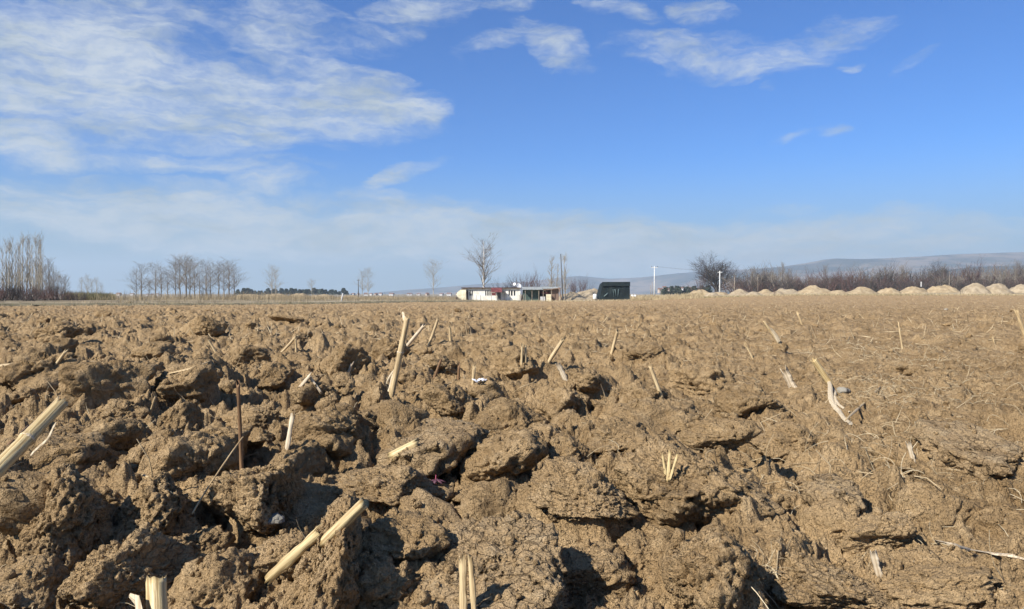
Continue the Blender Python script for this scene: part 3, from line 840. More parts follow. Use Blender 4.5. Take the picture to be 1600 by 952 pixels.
def half_mesh(L, r, seed, n=9):
    """a split stalk: half shell with thickness"""
    rg = random.Random(seed); V_ = []; F_ = []; rings = 22
    o_ = [rg.uniform(0, 1) for _ in range(n)]; o2 = [rg.uniform(0, 1) for _ in range(n)]
    for i in range(rings+1):
        t = i/rings; w = 1+0.12*math.sin(t*9+seed)+0.06*math.sin(t*23)
        for lay in (1.0, 0.80):
            for k in range(n):
                a = PI*(k/(n-1)) - 0.05; 
                z = L*t+(o_[k]*r*2.2*(t > 0.97))-(o2[k]*r*1.6*(t < 0.02))
                V_.append((math.cos(a)*r*w*lay, math.sin(a)*r*0.75*lay, z))
    m = 2*n
    for i in range(rings):
        for k in range(n-1):
            a = i*m+k; F_.append((a, a+1, a+1+m, a+m)); b = i*m+n+k; F_.append((b+m, b+1+m, b+1, b))
        F_.append((i*m, i*m+m, i*m+n+m, i*m+n)); F_.append((i*m+n-1, i*m+2*n-1, i*m+2*n-1+m, i*m+n-1+m))
    for e in (0, rings):
        for k in range(n-1):
            q = (e*m+k, e*m+n+k, e*m+n+k+1, e*m+k+1); F_.append(q)
    m_ = bpy.data.meshes.new('stem'); m_.from_pydata(V_, [], F_); m_.update()
    m_.polygons.foreach_set('use_smooth', [True]*len(m_.polygons)); return m_
def wavy(p0, p1, n, amp, seed):
    rg = random.Random(seed); out = []; p0 = Vector(p0); p1 = Vector(p1)
    ph = [rg.uniform(0, 6) for _ in range(4)]
    for i in range(n):
        t = i/(n-1); e = math.sin(PI*t)
        out.append(p0.lerp(p1, t)+Vector((math.sin(t*5+ph[0])-math.sin(ph[0]), math.sin(t*4+ph[1])-math.sin(ph[1]), math.sin(t*6+ph[2])*e*0.7))*amp*(0.3+0.7*e))
    return out
SG = 'broken corn stalks left in the ploughed field'
def stalk(a, b, wpx, label, mat='straw', da=None, db=None, split=False, nodes=(), cat='corn stalk', name='corn_stalk', sheath=False, leaf=None, bury=0.25, jag=1.0, group=SG, seed=None):
    """a, b: photo pixels of the foot and the tip; the foot stands on the soil"""
    if da == 'front':
        da = db = min(ground_hit(a[0]+(b[0]-a[0])*t/8, a[1]+(b[1]-a[1])*t/8).y for t in range(9))-0.006
    g = ground_hit(*a) if da is None else on_ray(a[0], a[1], da)
    dist = g.y; tip = on_ray(b[0], b[1], dist if db is None else db)
    r = wpx*0.5*dist/FPX; L = (tip-g).length
    sd_ = seed or int(a[0]*3+a[1])
    foot = g-(tip-g)*bury; L2 = (tip-foot).length
    root = empty(name, g); tag(root, label, cat, group)
    d = (tip-foot).to_track_quat('Z', 'Y').to_matrix().to_4x4()
    Ml = Matrix.Translation(foot-g)@d
    def put(m_, nm, mt, off=Matrix.Identity(4)):
        o = link_mesh(nm, m_, mt, root); o.matrix_local = Ml@off; return o
    if split:
        v_ = d.to_3x3().inverted()@Vector((-0.55, -0.75, 0.3))
        put(half_mesh(L2, r, sd_), 'stem', mat, Matrix.Rotation(math.atan2(-v_.x, v_.y)+random.Random(sd_).uniform(-.5, .5), 4, 'Z'))
    else:
        put(stem_mesh(L2, r, sd_, nodes=nodes, bend=random.Random(sd_).uniform(-.07, .07) if wpx < 12 else 0.0, jag=jag*(2.4 if wpx < 10 else 1.0), n=14 if wpx > 9 else 8), 'stem', mat)
        for nz in nodes:
            mb = MB(); mb.tube([(0, 0, -r*0.22), (0, 0, 0), (0, 0, r*0.22)], [r*1.02, r*1.16, r*1.02], 14, False)
            mb.v = [(x_, y_*0.9, z_+nz*L2) for x_, y_, z_ in mb.v]
            o = mb.build('node_ring', 'bleached_husk', root, True); o.matrix_local = Ml
    if sheath:
        mb = MB(); mb.ribbon([(r*1.05, r*0.2, L2*.25), (r*1.25, r*.5, L2*.5), (r*1.5, r*.4, L2*.72), (r*2.2, 0, L2*.85)], [r*2.0, r*1.9, r*1.4, r*.5], 0.0008, (1, 0, 0), .5)
        o = mb.build('leaf_sheath', 'old_husk', root); o.matrix_local = Ml
    if leaf:
        for li, (q0, q1, lw) in enumerate(leaf):
            P0 = on_ray(q0[0], q0[1], min(dist, ground_hit(*q0).y)-0.004)-g; P1 = on_ray(q1[0], q1[1], min(dist*1.02, ground_hit(*q1).y)-0.012)-g
            mb = MB(); pts = wavy(P0, P1, 9, 0.0015+0.02*(P1-P0).length, sd_+li)
            ww = lw*dist/FPX
            mb.ribbon(pts, [ww*(0.55+0.45*math.sin(PI*(0.15+0.75*i/8))) for i in range(9)], 0.0008, (-0.5, -1, 0.5), .35)
            mb.build('dry_leaf', 'old_husk', root)
    return root
stalk((-8, 738), (92, 634), 25, 'thick yellow corn stalk leaning up from the left edge with a grey torn end', 'fresh_straw', da=1.16, db=1.30, nodes=(0.52,), bury=0.10, leaf=[((48, 712), (88, 660), 5)])
stalk((612, 617), (636, 500), 11, 'tall corn stalk leaning right, taller than all others, left of centre', 'straw', nodes=(0.60,), leaf=[((636, 506), (629, 488), 5), ((618, 575), (604, 600), 4), ((622, 572), (606, 612), 5)], bury=0.08)
stalk((636, 541), (661, 511), 7, 'short pale stalk leaning right just behind the tallest stalk', 'bleached_husk')
stalk((526, 828), (569, 786), 22, 'short round stump of yellow stalk poking from the earth blade', 'fresh_straw', da='front', bury=0.5, jag=0.35)
stalk((424, 900), (494, 836), 17, 'split yellow half stalk lying in the shade at the foot of the earth blade', 'fresh_straw', da='front', split=True, bury=0.02, leaf=[((430, 895), (480, 848), 7)])
stalk((246, 968), (244, 910), 34, 'thick glossy yellow stump standing at the bottom edge', 'fresh_straw', da=1.03, db=1.06, bury=0.6, sheath=True, jag=0.6)
stalk((724, 950), (724, 879), 15, 'left one of two pale upright split pieces at the bottom centre', 'straw', da='front', split=True, bury=0.2)
stalk((741, 950), (736, 876), 12, 'right one of two pale upright split pieces at the bottom centre', 'straw', da='front', split=True, bury=0.2, seed=41)
stalk((377, 715), (374, 603), 7, 'thin dark brown stick standing upright in the left foreground', 'brown_stem', da=1.62, db=1.62, bury=0.3, name='dry_stick', cat='stick')
stalk((316, 776), (370, 684), 3, 'long thin straw leaning against the massive crumbly clod', 'straw', da=1.45, db=1.6, name='straw_stem', cat='straw')
stalk((449, 700), (457, 653), 9, 'pale split chip standing upright right of the thin brown stick', 'bleached_husk', split=True)
stalk((0, 573), (33, 569), 8, 'pale stalk lying level at the left edge', 'straw', bury=0.5)
stalk((470, 604), (484, 588), 7, 'left half of the folded pale leaf chip near the dark clod', 'bleached_husk', split=True, name='stalk_chip', cat='chip')
stalk((497, 607), (483, 587), 6, 'right half of the folded pale leaf chip near the dark clod', 'bleached_husk', split=True, name='stalk_chip', cat='chip')
stalk((616, 712), (650, 694), 17, 'stubby yellow chip lying in front of the cracked flat-topped block', 'fresh_straw', bury=0.05, name='stalk_chip', cat='chip')
stalk((859, 563), (878, 533), 8, 'short stalk leaning right in the middle of the field', 'straw')
stalk((956, 551), (964, 519), 6, 'slim upright stalk right of centre in the middle distance', 'straw')
stalk((884, 594), (874, 573), 8, 'pale broken chip leaning left just below the centre stalk', 'bleached_husk', split=True)
stalk((1031, 613), (1018, 578), 7, 'small stalk leaning left with a white foot right of centre', 'straw')
stalk((1296, 598), (1273, 565), 12, 'yellow stalk leaning left on the right side, grey husk at its foot', 'fresh_straw', bury=0.1, leaf=[((1295, 596), (1318, 652), 7), ((1296, 600), (1303, 634), 5), ((1300, 606), (1330, 644), 4), ((1312, 640), (1326, 664), 5)])
stalk((1238, 603), (1229, 585), 13, 'short flat pale block of stalk left of the husked stalk', 'bleached_husk', split=True, name='stalk_chip', cat='chip')
stalk((1217, 536), (1197, 507), 6, 'slim stalk leaning left in the right middle distance', 'straw', sheath=True)
stalk((1602, 528), (1590, 492), 7, 'pale stalk at the right edge of the field', 'straw')
stalk((670, 540), (683, 502), 5, 'thin brown stalk right of the tallest stalk', 'straw')
stalk((704, 533), (703, 514), 5, 'short upright stub well right of the tallest stalk', 'straw')
stalk((815, 566), (816, 543), 5, 'left one of two short stubs standing side by side near the centre', 'straw')
stalk((821, 566), (821, 541), 4, 'right one of two short stubs standing side by side near the centre', 'straw')
stalk((678, 592), (688, 565), 5, 'brown leaning stub below the thin brown stalk', 'brown_stem')
stalk((739, 600), (741, 576), 6, 'brownish stub beside the white scrap', 'straw')
stalk((716, 592), (717, 574), 5, 'thin brown stub left of the white scrap', 'brown_stem')
stalk((441, 550), (460, 529), 5, 'small stalk leaning right in the left middle distance', 'straw')
stalk((463, 550), (462, 532), 4, 'tiny upright stub beside the small leaning stalk on the left', 'straw')
stalk((337, 550), (328, 535), 4, 'tiny pale stub leaning left far back on the left', 'straw')
stalk((90, 567), (102, 550), 6, 'little pale stalk left of the rounded upright clod', 'straw')
stalk((235, 645), (242, 622), 4, 'thin stub in the black shadow of the rounded upright clod', 'straw')
stalk((1176, 560), (1166, 540), 4, 'thin stub far right of centre leaning left', 'straw')
stalk((1410, 545), (1405, 505), 3, 'very thin upright straw on the right', 'straw', name='straw_stem', cat='straw')
stalk((1253, 507), (1247, 492), 4, 'far little stub on the right', 'straw')
stalk((1426, 716), (1421, 697), 8, 'small pale upright chip on the right below the root tufts', 'bleached_husk', split=True, name='stalk_chip', cat='chip')
stalk((1372, 892), (1366, 868), 13, 'flat pale chip standing in a crack at the bottom right', 'bleached_husk', split=True, name='stalk_chip', cat='chip')
stalk((1553, 535), (1560, 560), 3, 'thin bent straw near the right edge', 'straw', name='straw_stem', cat='straw')
stalk((545, 582), (549, 571), 6, 'tiny white chip in front of the dark clod', 'bleached_husk', name='stalk_chip', cat='chip')
for (a, b, w, lab) in [((1040, 742), (1036, 712), 5, 'left straw of the yellow fan right of centre'), ((1044, 742), (1047, 708), 6, 'middle straw of the yellow fan right of centre'), ((1049, 742), (1058, 714), 5, 'right straw of the yellow fan right of centre')]:
    stalk(a, b, w, lab, 'fresh_straw', split=True, name='straw_stem', cat='straw')
# the long pale leaf at the right
def leaf_thing(pxs, wpx, label, mat='bleached_husk', name='corn_leaf', cat='dry leaf'):
    pts = []
    for (px, py) in pxs: pts.append(ground_hit(px, py)+Vector((0, 0, 0.006)))
    g = pts[0].copy(); s = g.y/FPX
    fine = []
    for i in range(len(pts)-1):
        for k in range(5): fine.append(pts[i].lerp(pts[i+1], k/5)-g)
    fine.append(pts[-1]-g)
    n_ = len(fine); rg = random.Random(int(pxs[0][0]))
    for i in range(1, n_-1): fine[i] = (fine[i-1]+fine[i]*2+fine[i+1])/4
    mb = MB(); mb.ribbon(fine, [wpx*s*(0.3+0.7*math.sin(PI*min(0.95, 0.08+i/n_)))*rg.uniform(.8, 1.1) for i in range(n_)], 0.001, (0, -0.6, 1), .4)
    o = mb.build(name, mat, None, True); o.location = g
    return tag(o, label, cat)
leaf_thing([(1462, 850), (1490, 857), (1517, 866), (1550, 872), (1580, 874), (1602, 880)], 11, 'long pale corn leaf lying on smooth soil at the lower right')
leaf_thing([(0, 712), (22, 690), (44, 668)], 7, 'weathered leaf lying just above the thick corn stalk at the left edge', 'brown_stem')
leaf_thing([(196, 747), (222, 745), (246, 758), (272, 778)], 4, 'curved thin straw over the egg shaped clod', 'straw', 'straw_stem', 'straw')
leaf_thing([(264, 586), (300, 578), (330, 566)], 5, 'thin straw lying on soil behind the squat clod', 'straw', 'straw_stem', 'straw')
leaf_thing([(1320, 660), (1348, 634), (1376, 606)], 5, 'thin forked straw reaching right from the grey husk', 'straw', 'straw_stem', 'straw')
# scrap of white film, stones, red stemmed weed
g = ground_hit(748, 600); rg = random.Random(3); mb = MB()
for k in range(4):
    a = rg.uniform(0, 6); p = [Vector((math.cos(a)*0.004, math.sin(a)*0.004, 0.002))]
    for j in range(5): p.append(p[-1]+Vector((math.cos(a)*0.006, math.sin(a)*0.005, rg.uniform(-.003, .006))))
    mb.ribbon(p, [0.010, 0.016, 0.018, 0.014, 0.010, 0.004], 0.0006, (0.2, -0.3, 1), rg.uniform(.3, .9))
o = mb.build('plastic_scrap', 'plastic_white', None, True); o.location = g+Vector((0, 0, 0.008)); tag(o, 'crumpled scrap of white plastic film on the soil near the centre', 'litter')
def stone(px, py, w, label, mesh, mat):
    g = ground_hit(px, py); s = w*g.y/FPX*0.5
    m_ = mesh.copy(); m_.materials.clear(); m_.materials.append(MATS[mat])
    o = bpy.data.objects.new('stone', m_); COL.objects.link(o); o.location = g+Vector((0, 0, s*0.2)); o.scale = (s, s*.9, s*.6); tag(o, label, 'stone')
stone(426, 816, 30, 'grey angular stone lying in the shade right of the massive clod', CMID[1], 'stone_grey')
stone(1318, 612, 20, 'small round pale stone beside the grey husk', CMID[2], 'stone_grey')
stone(1478, 484, 5, 'tiny pale stone far back on the right', CMID[3], 'stone_grey')
g = ground_hit(682, 756); root = empty('red_weed', g); tag(root, 'tiny weed with a pink stem and purple leaves in a notch below the centre', 'weed')
mb = MB(); mb.tube([(0, 0, -.004), (-.002, 0, .01), (-.001, -.002, .022)], [.0016, .0013, .0008], 6); mb.build('stem', 'pink_stem', root, True)
for k in range(7):
    a = k*0.9; mb = MB(); mb.ribbon([(0, 0, .006+.001*k), (math.cos(a)*.012, math.sin(a)*.008, .008), (math.cos(a)*.024, math.sin(a)*.016, .003)], [.004, .009, .003], .0007, (0, 0, 1), .2)
    mb.build('leaf', 'purple_leaf', root, True)

# ------------------------------------------------------------------ haze
hb = MB().box(-6200, 6200, -1200, 6300, -2.5, 262)
me = bpy.data.meshes.new('haze'); me.from_pydata(hb.v, [], hb.f)
hm = bpy.data.materials.new('haze_air'); hm.use_nodes = True; hm.node_tree.nodes.clear()
HN = NB(hm.node_tree); pv = HN.n('ShaderNodeVolumePrincipled'); ho = HN.n('ShaderNodeOutputMaterial')
pv.inputs['Color'].default_value = (0.58, 0.71, 0.86, 1); pv.inputs['Density'].default_value = 1.6e-4; pv.inputs['Anisotropy'].default_value = 0.1
HN.link(pv.outputs[0], ho.inputs['Volume'])
tag(link_mesh('haze', me, hm), kind='stuff')

# ------------------------------------------------------------------ loose straw and roots (uncountable)
def straw_stuff(name, n, seed, ymin, ymax, lmin, lmax, rmin, rmax, mat, upright=0.15, clusters=None, arch=0.2, grow=0.0, segn=4):
    rg = np.random.RandomState(seed)
    yy = ymin*np.exp(rg.rand(n)**0.9*math.log(ymax/ymin)); xx = yy*rg.uniform(-0.8, 0.8, n)
    keep = fbm2(xx*0.9, yy*0.9, seed, 2) > rg.uniform(-0.45, 0.35, n)
    xx = xx[keep]; yy = yy[keep]
    if clusters:
        cx_ = []; cy_ = []
        for (px, py, spread, k) in clusters:
            g_ = ground_hit(px, py); s = g_.y/FPX*spread
            cx_.append(g_.x+rg.normal(0, s, k)); cy_.append(g_.y+rg.normal(0, s*1.2, k))
        xx = np.concatenate([xx]+cx_); yy = np.concatenate([yy]+cy_)
    n = len(xx); gz = 1+grow*yy
    L = rg.uniform(lmin, lmax, n)*gz**0.5; a = rg.uniform(0, 2*PI, n); el = np.abs(rg.normal(0, 0.16, n))
    up = rg.rand(n) < upright; el = np.where(up, rg.uniform(0.5, 1.35, n), el)
    r = rg.uniform(rmin, rmax, n)*gz; z0 = field_height(xx, yy, 2)
    dx = np.cos(a)*np.cos(el)*L; dy = np.sin(a)*np.cos(el)*L; dz = np.sin(el)*L
    ze = np.where(up, z0+dz, np.maximum(field_height(xx+dx, yy+dy, 2), z0-0.02)+0.004)
    bx = rg.normal(0, 0.16, n)*L; by = rg.normal(0, 0.16, n)*L; bz = np.abs(rg.normal(0, arch, n))*L*np.where(up, 0.2, 1)
    segs = []
    pts = []
    for k in range(segn+1):
        t = k/segn; e = 4*t*(1-t)
        pts.append(np.stack([xx+dx*t+bx*e, yy+dy*t+by*e, z0+(ze-z0)*t+bz*e*0.6+0.002-0.006*(t == 0)], 1))
    for k in range(segn):
        segs.append(np.concatenate([pts[k], pts[k+1], (r*(1-0.35*k/segn))[:, None], (r*(1-0.35*(k+1)/segn))[:, None]], 1))
    return tag(prisms(name, np.concatenate(segs), mat), kind='stuff')
tufts = [(1400, 560, 60, 110), (1440, 570, 50, 110), (1350, 545, 60, 70), (1400, 620, 50, 90), (1450, 618, 50, 70), (1380, 608, 30, 60), (1500, 600, 90, 60), (1250, 530, 90, 50), (1470, 700, 80, 30), (1490, 530, 60, 30), (1560, 560, 50, 26),
         (750, 600, 22, 30), (1180, 560, 60, 40), (880, 545, 60, 30), (330, 625, 30, 16), (240, 560, 60, 30), (1390, 700, 50, 30), (960, 750, 50, 24), (1205, 920, 16, 26), (1160, 880, 20, 14), (600, 520, 60, 30), (1300, 560, 50, 30)]
straw_stuff('fine_roots', 2400, 5, 1.0, 7, 0.02, 0.085, 0.0003, 0.0008, 'fine_roots', 0.08, tufts, 0.25, 0.15, 5)
straw_stuff('straw_litter', 2600, 6, 1.6, 22, 0.02, 0.10, 0.0006, 0.0018, 'straw_bits', 0.16, None, 0.06, 0.16, 2)
straw_stuff('far_stubble', 11000, 8, 7, 125, 0.035, 0.15, 0.002, 0.0055, 'straw_bits', 0.30, None, 0.03, 0.05, 1)

# ------------------------------------------------------------------ bare trees
def rot_about(v, axis, ang):
    c, s = math.cos(ang), math.sin(ang); return v*c+axis.cross(v)*s+axis*axis.dot(v)*(1-c)
def perp(d, rg):
    a = Vector((rg.gauss(0, 1), rg.gauss(0, 1), rg.gauss(0, 1))); a = a-d*a.dot(d); return a.normalized()
def bare_tree(kind, Ht, seed, bark, twig, thick=1.0):
    """returns the thing: Empty > trunk, crown (the bare branches)"""
    rg = random.Random(seed); trunk = []; crown = []
    def seg(lst, p, q, r0, r1): lst.append((*p, *q, r0, r1))
    def grow(p, d, L, r, lev, maxlev, spread, upb, nch):
        n_ = 3; q = p
        for i in range(n_):
            d2 = (d+perp(d, rg)*0.12+Vector((0, 0, upb))*0.15).normalized()
            e = q+d2*L/n_; ra = r*(1-0.55*i/n_); rb = r*(1-0.55*(i+1)/n_)
            seg(crown, q, e, ra, rb)
            if lev < maxlev:
                for c in range(nch if i else max(1, nch-1)):
                    if rg.random() < 0.85:
                        dd = (rot_about(d2, perp(d2, rg), spread*rg.uniform(.6, 1.2))+Vector((0, 0, upb*0.3))).normalized()
                        grow(q.lerp(e, rg.uniform(.3, 1)), dd, L*rg.uniform(.42, .68), max(rb*0.6, 0.008*thick), lev+1, maxlev, spread, upb, nch)
            q = e; d = d2
    if kind == 'poplar':
        q = Vector((0, 0, 0)); r = Ht*0.011*thick; N = 14; lean = perp(Vector((0, 0, 1)), rg)*0.02
        pts = [q+Vector((0, 0, Ht*i/N))+lean*Ht*(i/N)**2+perp(Vector((0, 0, 1)), rg)*0.03 for i in range(N+1)]
        for i in range(N): seg(trunk, pts[i], pts[i+1], r*(1-i/N*0.93), r*(1-(i+1)/N*0.93))
        for k in range(60):
            t = rg.uniform(0.10, 0.97); p = pts[int(t*N)].lerp(pts[min(N, int(t*N)+1)], (t*N) % 1)
            L = Ht*rg.uniform(.12, .24)*(1-t*0.55)
            d = rot_about(Vector((0, 0, 1)), perp(Vector((0, 0, 1)), rg), R(rg.uniform(14, 30)))
            grow(p, d, L, r*0.34*(1-t*0.7), 1, 2, R(24), 0.7, 2)
    elif kind == 'slender':
        N = 12; r = Ht*0.012*thick
        pts = [Vector((0.03*math.sin(i), 0.03*math.cos(i*1.7), Ht*i/N)) for i in range(N+1)]
        for i in range(N): seg(trunk, pts[i], pts[i+1], r*(1-i/N*0.92), r*(1-(i+1)/N*0.92))
        for k in range(36):
            t = rg.uniform(0.22, 0.96); p = pts[int(t*N)].lerp(pts[min(N, int(t*N)+1)], (t*N) % 1)
            d = rot_about(Vector((0, 0, 1)), perp(Vector((0, 0, 1)), rg), R(rg.uniform(22, 42)))
            grow(p, d, Ht*(0.09+0.62*t*(1-t))*rg.uniform(.7, 1.25), r*0.42*(1.05-t), 1, 3, R(34), 0.35, 2)
    elif kind == 'round':
        r = Ht*0.022*thick; p1 = Vector((0, 0, Ht*0.16)); seg(trunk, Vector((0, 0, -0.1)), p1, r*1.2, r)
        seg(crown, p1, Vector((0.1, 0, Ht*0.3)), r, r*0.8)
        big_ = seed == 66
        for k in range(16 if big_ else 9):
            a = k*2.4+rg.uniform(-.3, .3); tl = R(rg.uniform(8, 72))
            d = Vector((math.sin(tl)*math.cos(a), math.sin(tl)*math.sin(a), math.cos(tl)))
            grow(Vector((0, 0, Ht*rg.uniform(.12, .28))), d, Ht*rg.uniform(.42, .56)*(1-0.15*math.sin(tl)), r*(0.36 if big_ else 0.5), 1, 4, R(42), 0.22, 3 if big_ else 2)
    else:  # bush
        for k in range(int(14)):
            a = rg.uniform(0, 6.28); tl = R(rg.uniform(2, 42)); d = Vector((math.sin(tl)*math.cos(a), math.sin(tl)*math.sin(a), math.cos(tl)))
            p = Vector((rg.gauss(0, Ht*.14), rg.gauss(0, Ht*.14), -0.05)); e = p+d*Ht*rg.uniform(.15, .3)
            seg(trunk, p, e, Ht*0.010*thick, Ht*0.007*thick)
            grow(e, d, Ht*rg.uniform(.42, .62), Ht*0.006*thick, 1, 3, R(30), 0.35, 2)
    root = empty('bare_tree' if kind != 'bush' else 'bare_bush')
    prisms('trunk', trunk, bark, root, 6); prisms('crown', crown, twig, root, 3)
    return root
PROTO = {}
def plant(kind, variant, px, dist, hpx_top, label, cat, group=None, bark='bark_grey', twig='twig_grey', thick=1.0, zbase=0.0, wide=1.0, name=None):
    """hpx_top: photo row of the top of the crown"""
    p = far_pt(px, dist); p.z += zbase
    Ht = (HZ-hpx_top)/FPX*dist+CAMZ-p.z
    key = (kind, variant, bark, twig, thick)
    if key not in PROTO:
        PROTO[key] = bare_tree(kind, 10.0, hash((kind, variant, bark)) % 1000 if False else variant*31+len(kind)*7, bark, twig, thick); o = PROTO[key]
    else: o = dup_tree(PROTO[key])
    rg = random.Random(int(px*13+dist)); s = Ht/10.0
    o.location = p; o.rotation_euler = (0, 0, rg.uniform(0, 6.28)); o.scale = (s*wide, s*wide, s)
    if name: o.name = name
    return tag(o, label, cat, group)
# poplar stand on the far left
ORD = ['first', 'second', 'third', 'fourth', 'fifth', 'sixth', 'seventh', 'eighth', 'ninth', 'tenth', 'eleventh', 'twelfth', 'thirteenth', 'fourteenth', 'fifteenth', 'sixteenth', 'seventeenth', 'eighteenth', 'nineteenth', 'twentieth']
def nth(px, lst): return ORD[sorted(q for q in lst if q > 0).index(px)] if px > 0 else 'hidden'
_PX = [5, 10, 14, 19, 24, 31, 35, 42, 47, 52, 57, 62, 66, 28, 60]
g = 'bare poplars of the stand at the far left'
for i, (px, top, ds) in enumerate([(5, 388, 118), (10, 376, 125), (14, 382, 122), (19, 372, 128), (24, 390, 120), (31, 378, 126), (35, 370, 130), (42, 368, 122), (47, 374, 128), (52, 386, 118), (57, 370, 124), (62, 366, 127), (66, 382, 120), (-6, 384, 124), (-14, 376, 126), (-30, 380, 124), (28, 384, 134), (60, 378, 134)]):
    plant('poplar', i % 4, px, ds, top, (nth(px, _PX)+' tall pale bare poplar from the left in the dense far left stand') if px > 0 else 'tall pale poplar beyond the left edge', 'tree', g, 'bark_pale', 'twig_pale', 1.0, 0, 1.0, 'poplar_tree')
for i, (px, top, ds) in enumerate([(72, 418, 118), (77, 408, 126), (84, 424, 118), (90, 430, 116), (96, 434, 120), (102, 432, 124), (80, 436, 112)]):
    plant('slender', i % 3, px, ds, top, nth(px, [72, 77, 84, 90, 96, 102, 80])+' young bare tree from the left at the right foot of the poplar stand', 'tree', 'young trees beside the poplars', 'bark_grey', 'twig_grey', 1.2)
for i in range(34):
    plant('bush', i % 4, -34+i*5.0+random.Random(i).uniform(-2, 2), 58+max(0, -34+i*5.0)*0.11+(i*7) % 16, 444+(i*5) % 12+(9 if i > 24 else 0), 'dark leafless bush under the poplars at the far left', 'bush', 'dark bushes under the poplar stand', 'bark_dark', 'twig_red' if i % 2 else 'twig_dark', 2.6, 0.35, 1.5)
for i, (px, top) in enumerate([(127, 436), (136, 432), (143, 438), (151, 436), (158, 444)]):
    plant('slender', i % 3, px, 230, top, ORD[i]+' faint small tree from the left in the far group right of the poplars', 'tree', 'faint far trees right of the poplars', 'bark_pale', 'twig_pale', 1.0)
# loose grove 210-370
for i, (px, top) in enumerate([(213, 424), (221, 416), (233, 436), (243, 414), (252, 420), (262, 428), (274, 412), (281, 404), (291, 404), (297, 408), (304, 414), (312, 426), (322, 410), (329, 420), (342, 412), (350, 416), (358, 410), (366, 424)]):
    plant('slender', i % 3, px, 190+(i*17) % 40, top, ORD[i]+' slender bare tree from the left in the loose grove behind the reeds', 'tree', 'slender bare trees of the left grove', 'bark_grey', 'twig_grey', 0.85, 0, 1.7+0.3*(i % 3))
plant('bush', 1, 321, 150, 446, 'dark brown bush inside the loose grove on the left', 'bush', None, 'bark_dark', 'twig_dark', 1.5, 0, .8)
for (px, ds, top, lab, v) in [(425, 230, 418, 'faint bare tree standing alone left of the leaning white post', 0), (431, 235, 424, 'second faint bare tree right beside the lone one left of the white post', 1), (487, 260, 438, 'small faint bare tree above the dark evergreens', 2), (566, 250, 426, 'faint bare tree beside the thin dark pole', 1), (575, 255, 422, 'faint slim bare tree right of the thin dark pole', 0),
                              (677, 200, 410, 'lone bare tree left of the white farmhouse', 2)]:
    plant('slender', v, px, ds, top, lab, 'tree', None, 'bark_pale', 'twig_pale', 0.8, 0, 1.4)
plant('slender', 5, 756, 166, 377, 'tall bare tree with a white trunk behind the white farmhouse', 'tree', None, 'bark_white', 'twig_grey', 1.25, 0, 1.6)
for (px, top, lab, v) in [(797, 434, 'small dark bush behind the satellite dishes', 0), (815, 428, 'reddish bush left of the farm shed ridge', 1), (824, 426, 'reddish bush in the middle behind the farm shed', 2), (834, 430, 'reddish bush right behind the farm shed', 3)]:
    plant('bush', v, px, 180, top, lab, 'bush', None, 'bark_dark', 'twig_red' if v else 'twig_dark', 1.5, 0, 1.1)
for (px, top, lab, v) in [(861, 402, 'slim pale poplar left of the dark leaning pole', 0), (870, 414, 'shorter pale poplar just left of the dark leaning pole', 1), (883, 400, 'slim pale poplar right of the dark leaning pole', 2)]:
    plant('poplar', v, px, 175, top, lab, 'tree', None, 'bark_grey', 'twig_pale', 0.9, 0, 1.9, 'poplar_tree')
for (px, top, lab, v) in [(893, 438, 'low red brown bush between the poplars and the earth heap', 0), (903, 434, 'middle red brown bush left of the green tarpaulin hut', 1), (911, 436, 'rightmost red brown bush left of the green tarpaulin hut', 2)]:
    plant('bush', v, px, 210, top, lab, 'bush', None, 'bark_dark', 'twig_red', 1.5, 0, 1.0)
plant('round', 1, 1119, 290, 401, 'big dark round-crowned bare tree right of centre', 'tree', None, 'bark_dark', 'twig_dark', 1.5, 0, 1.35)
plant('bush', 2, 1092, 280, 434, 'reddish bush at the left foot of the big round tree', 'bush', None, 'bark_dark', 'twig_red', 1.5, 0, 1.2)
plant('bush', 3, 1140, 280, 430, 'brown bush at the right foot of the big round tree', 'bush', None, 'bark_dark', 'twig_grey', 1.5, 0, 1.1)
rg = random.Random(19)
for i in range(58):
    px = 1156+i*8.4+rg.uniform(-3, 3)
    if px > 1660: break
    top = 427+rg.uniform(-9, 9)-(4 if px > 1380 else 0)
    k = rg.choice(['twig_red', 'twig_red', 'twig_dark', 'twig_grey'])
    plant('bush', i % 4, px, 270+rg.uniform(-20, 40), top, 'leafless red brown bush in the long hedge line behind the earth heaps', 'bush', 'bushes of the hedge line behind the earth heaps', 'bark_dark', k, 2.5, 0, 1.35)
for i in range(52):
    px = 1150+i*9.4+rg.uniform(-3, 3)
    plant('bush', (i+1) % 4, px, 235+rg.uniform(-10, 20), 436+rg.uniform(-3, 5), 'low dark brush at the front of the hedge line behind the earth heaps', 'bush', 'low brush in front of the hedge line', 'bark_dark', 'twig_dark' if i % 3 else 'twig_red', 2.5, 0, 1.8)
for i, (px, top) in enumerate([(1176, 420), (1190, 422), (1222, 414), (1229, 417), (1290, 418), (1362, 422), (1408, 418), (1470, 411), (1474, 416), (1504, 416), (1512, 418), (1545, 424), (1588, 411), (1598, 414)]):
    plant('round' if i % 2 else 'slender', i % 3, px, 285, top, ORD[i]+' taller bare tree from the left rising above the red brown hedge line', 'tree', 'trees rising above the hedge line', 'bark_dark', 'twig_dark' if i % 2 else 'twig_grey', 1.4, 0, 0.8)
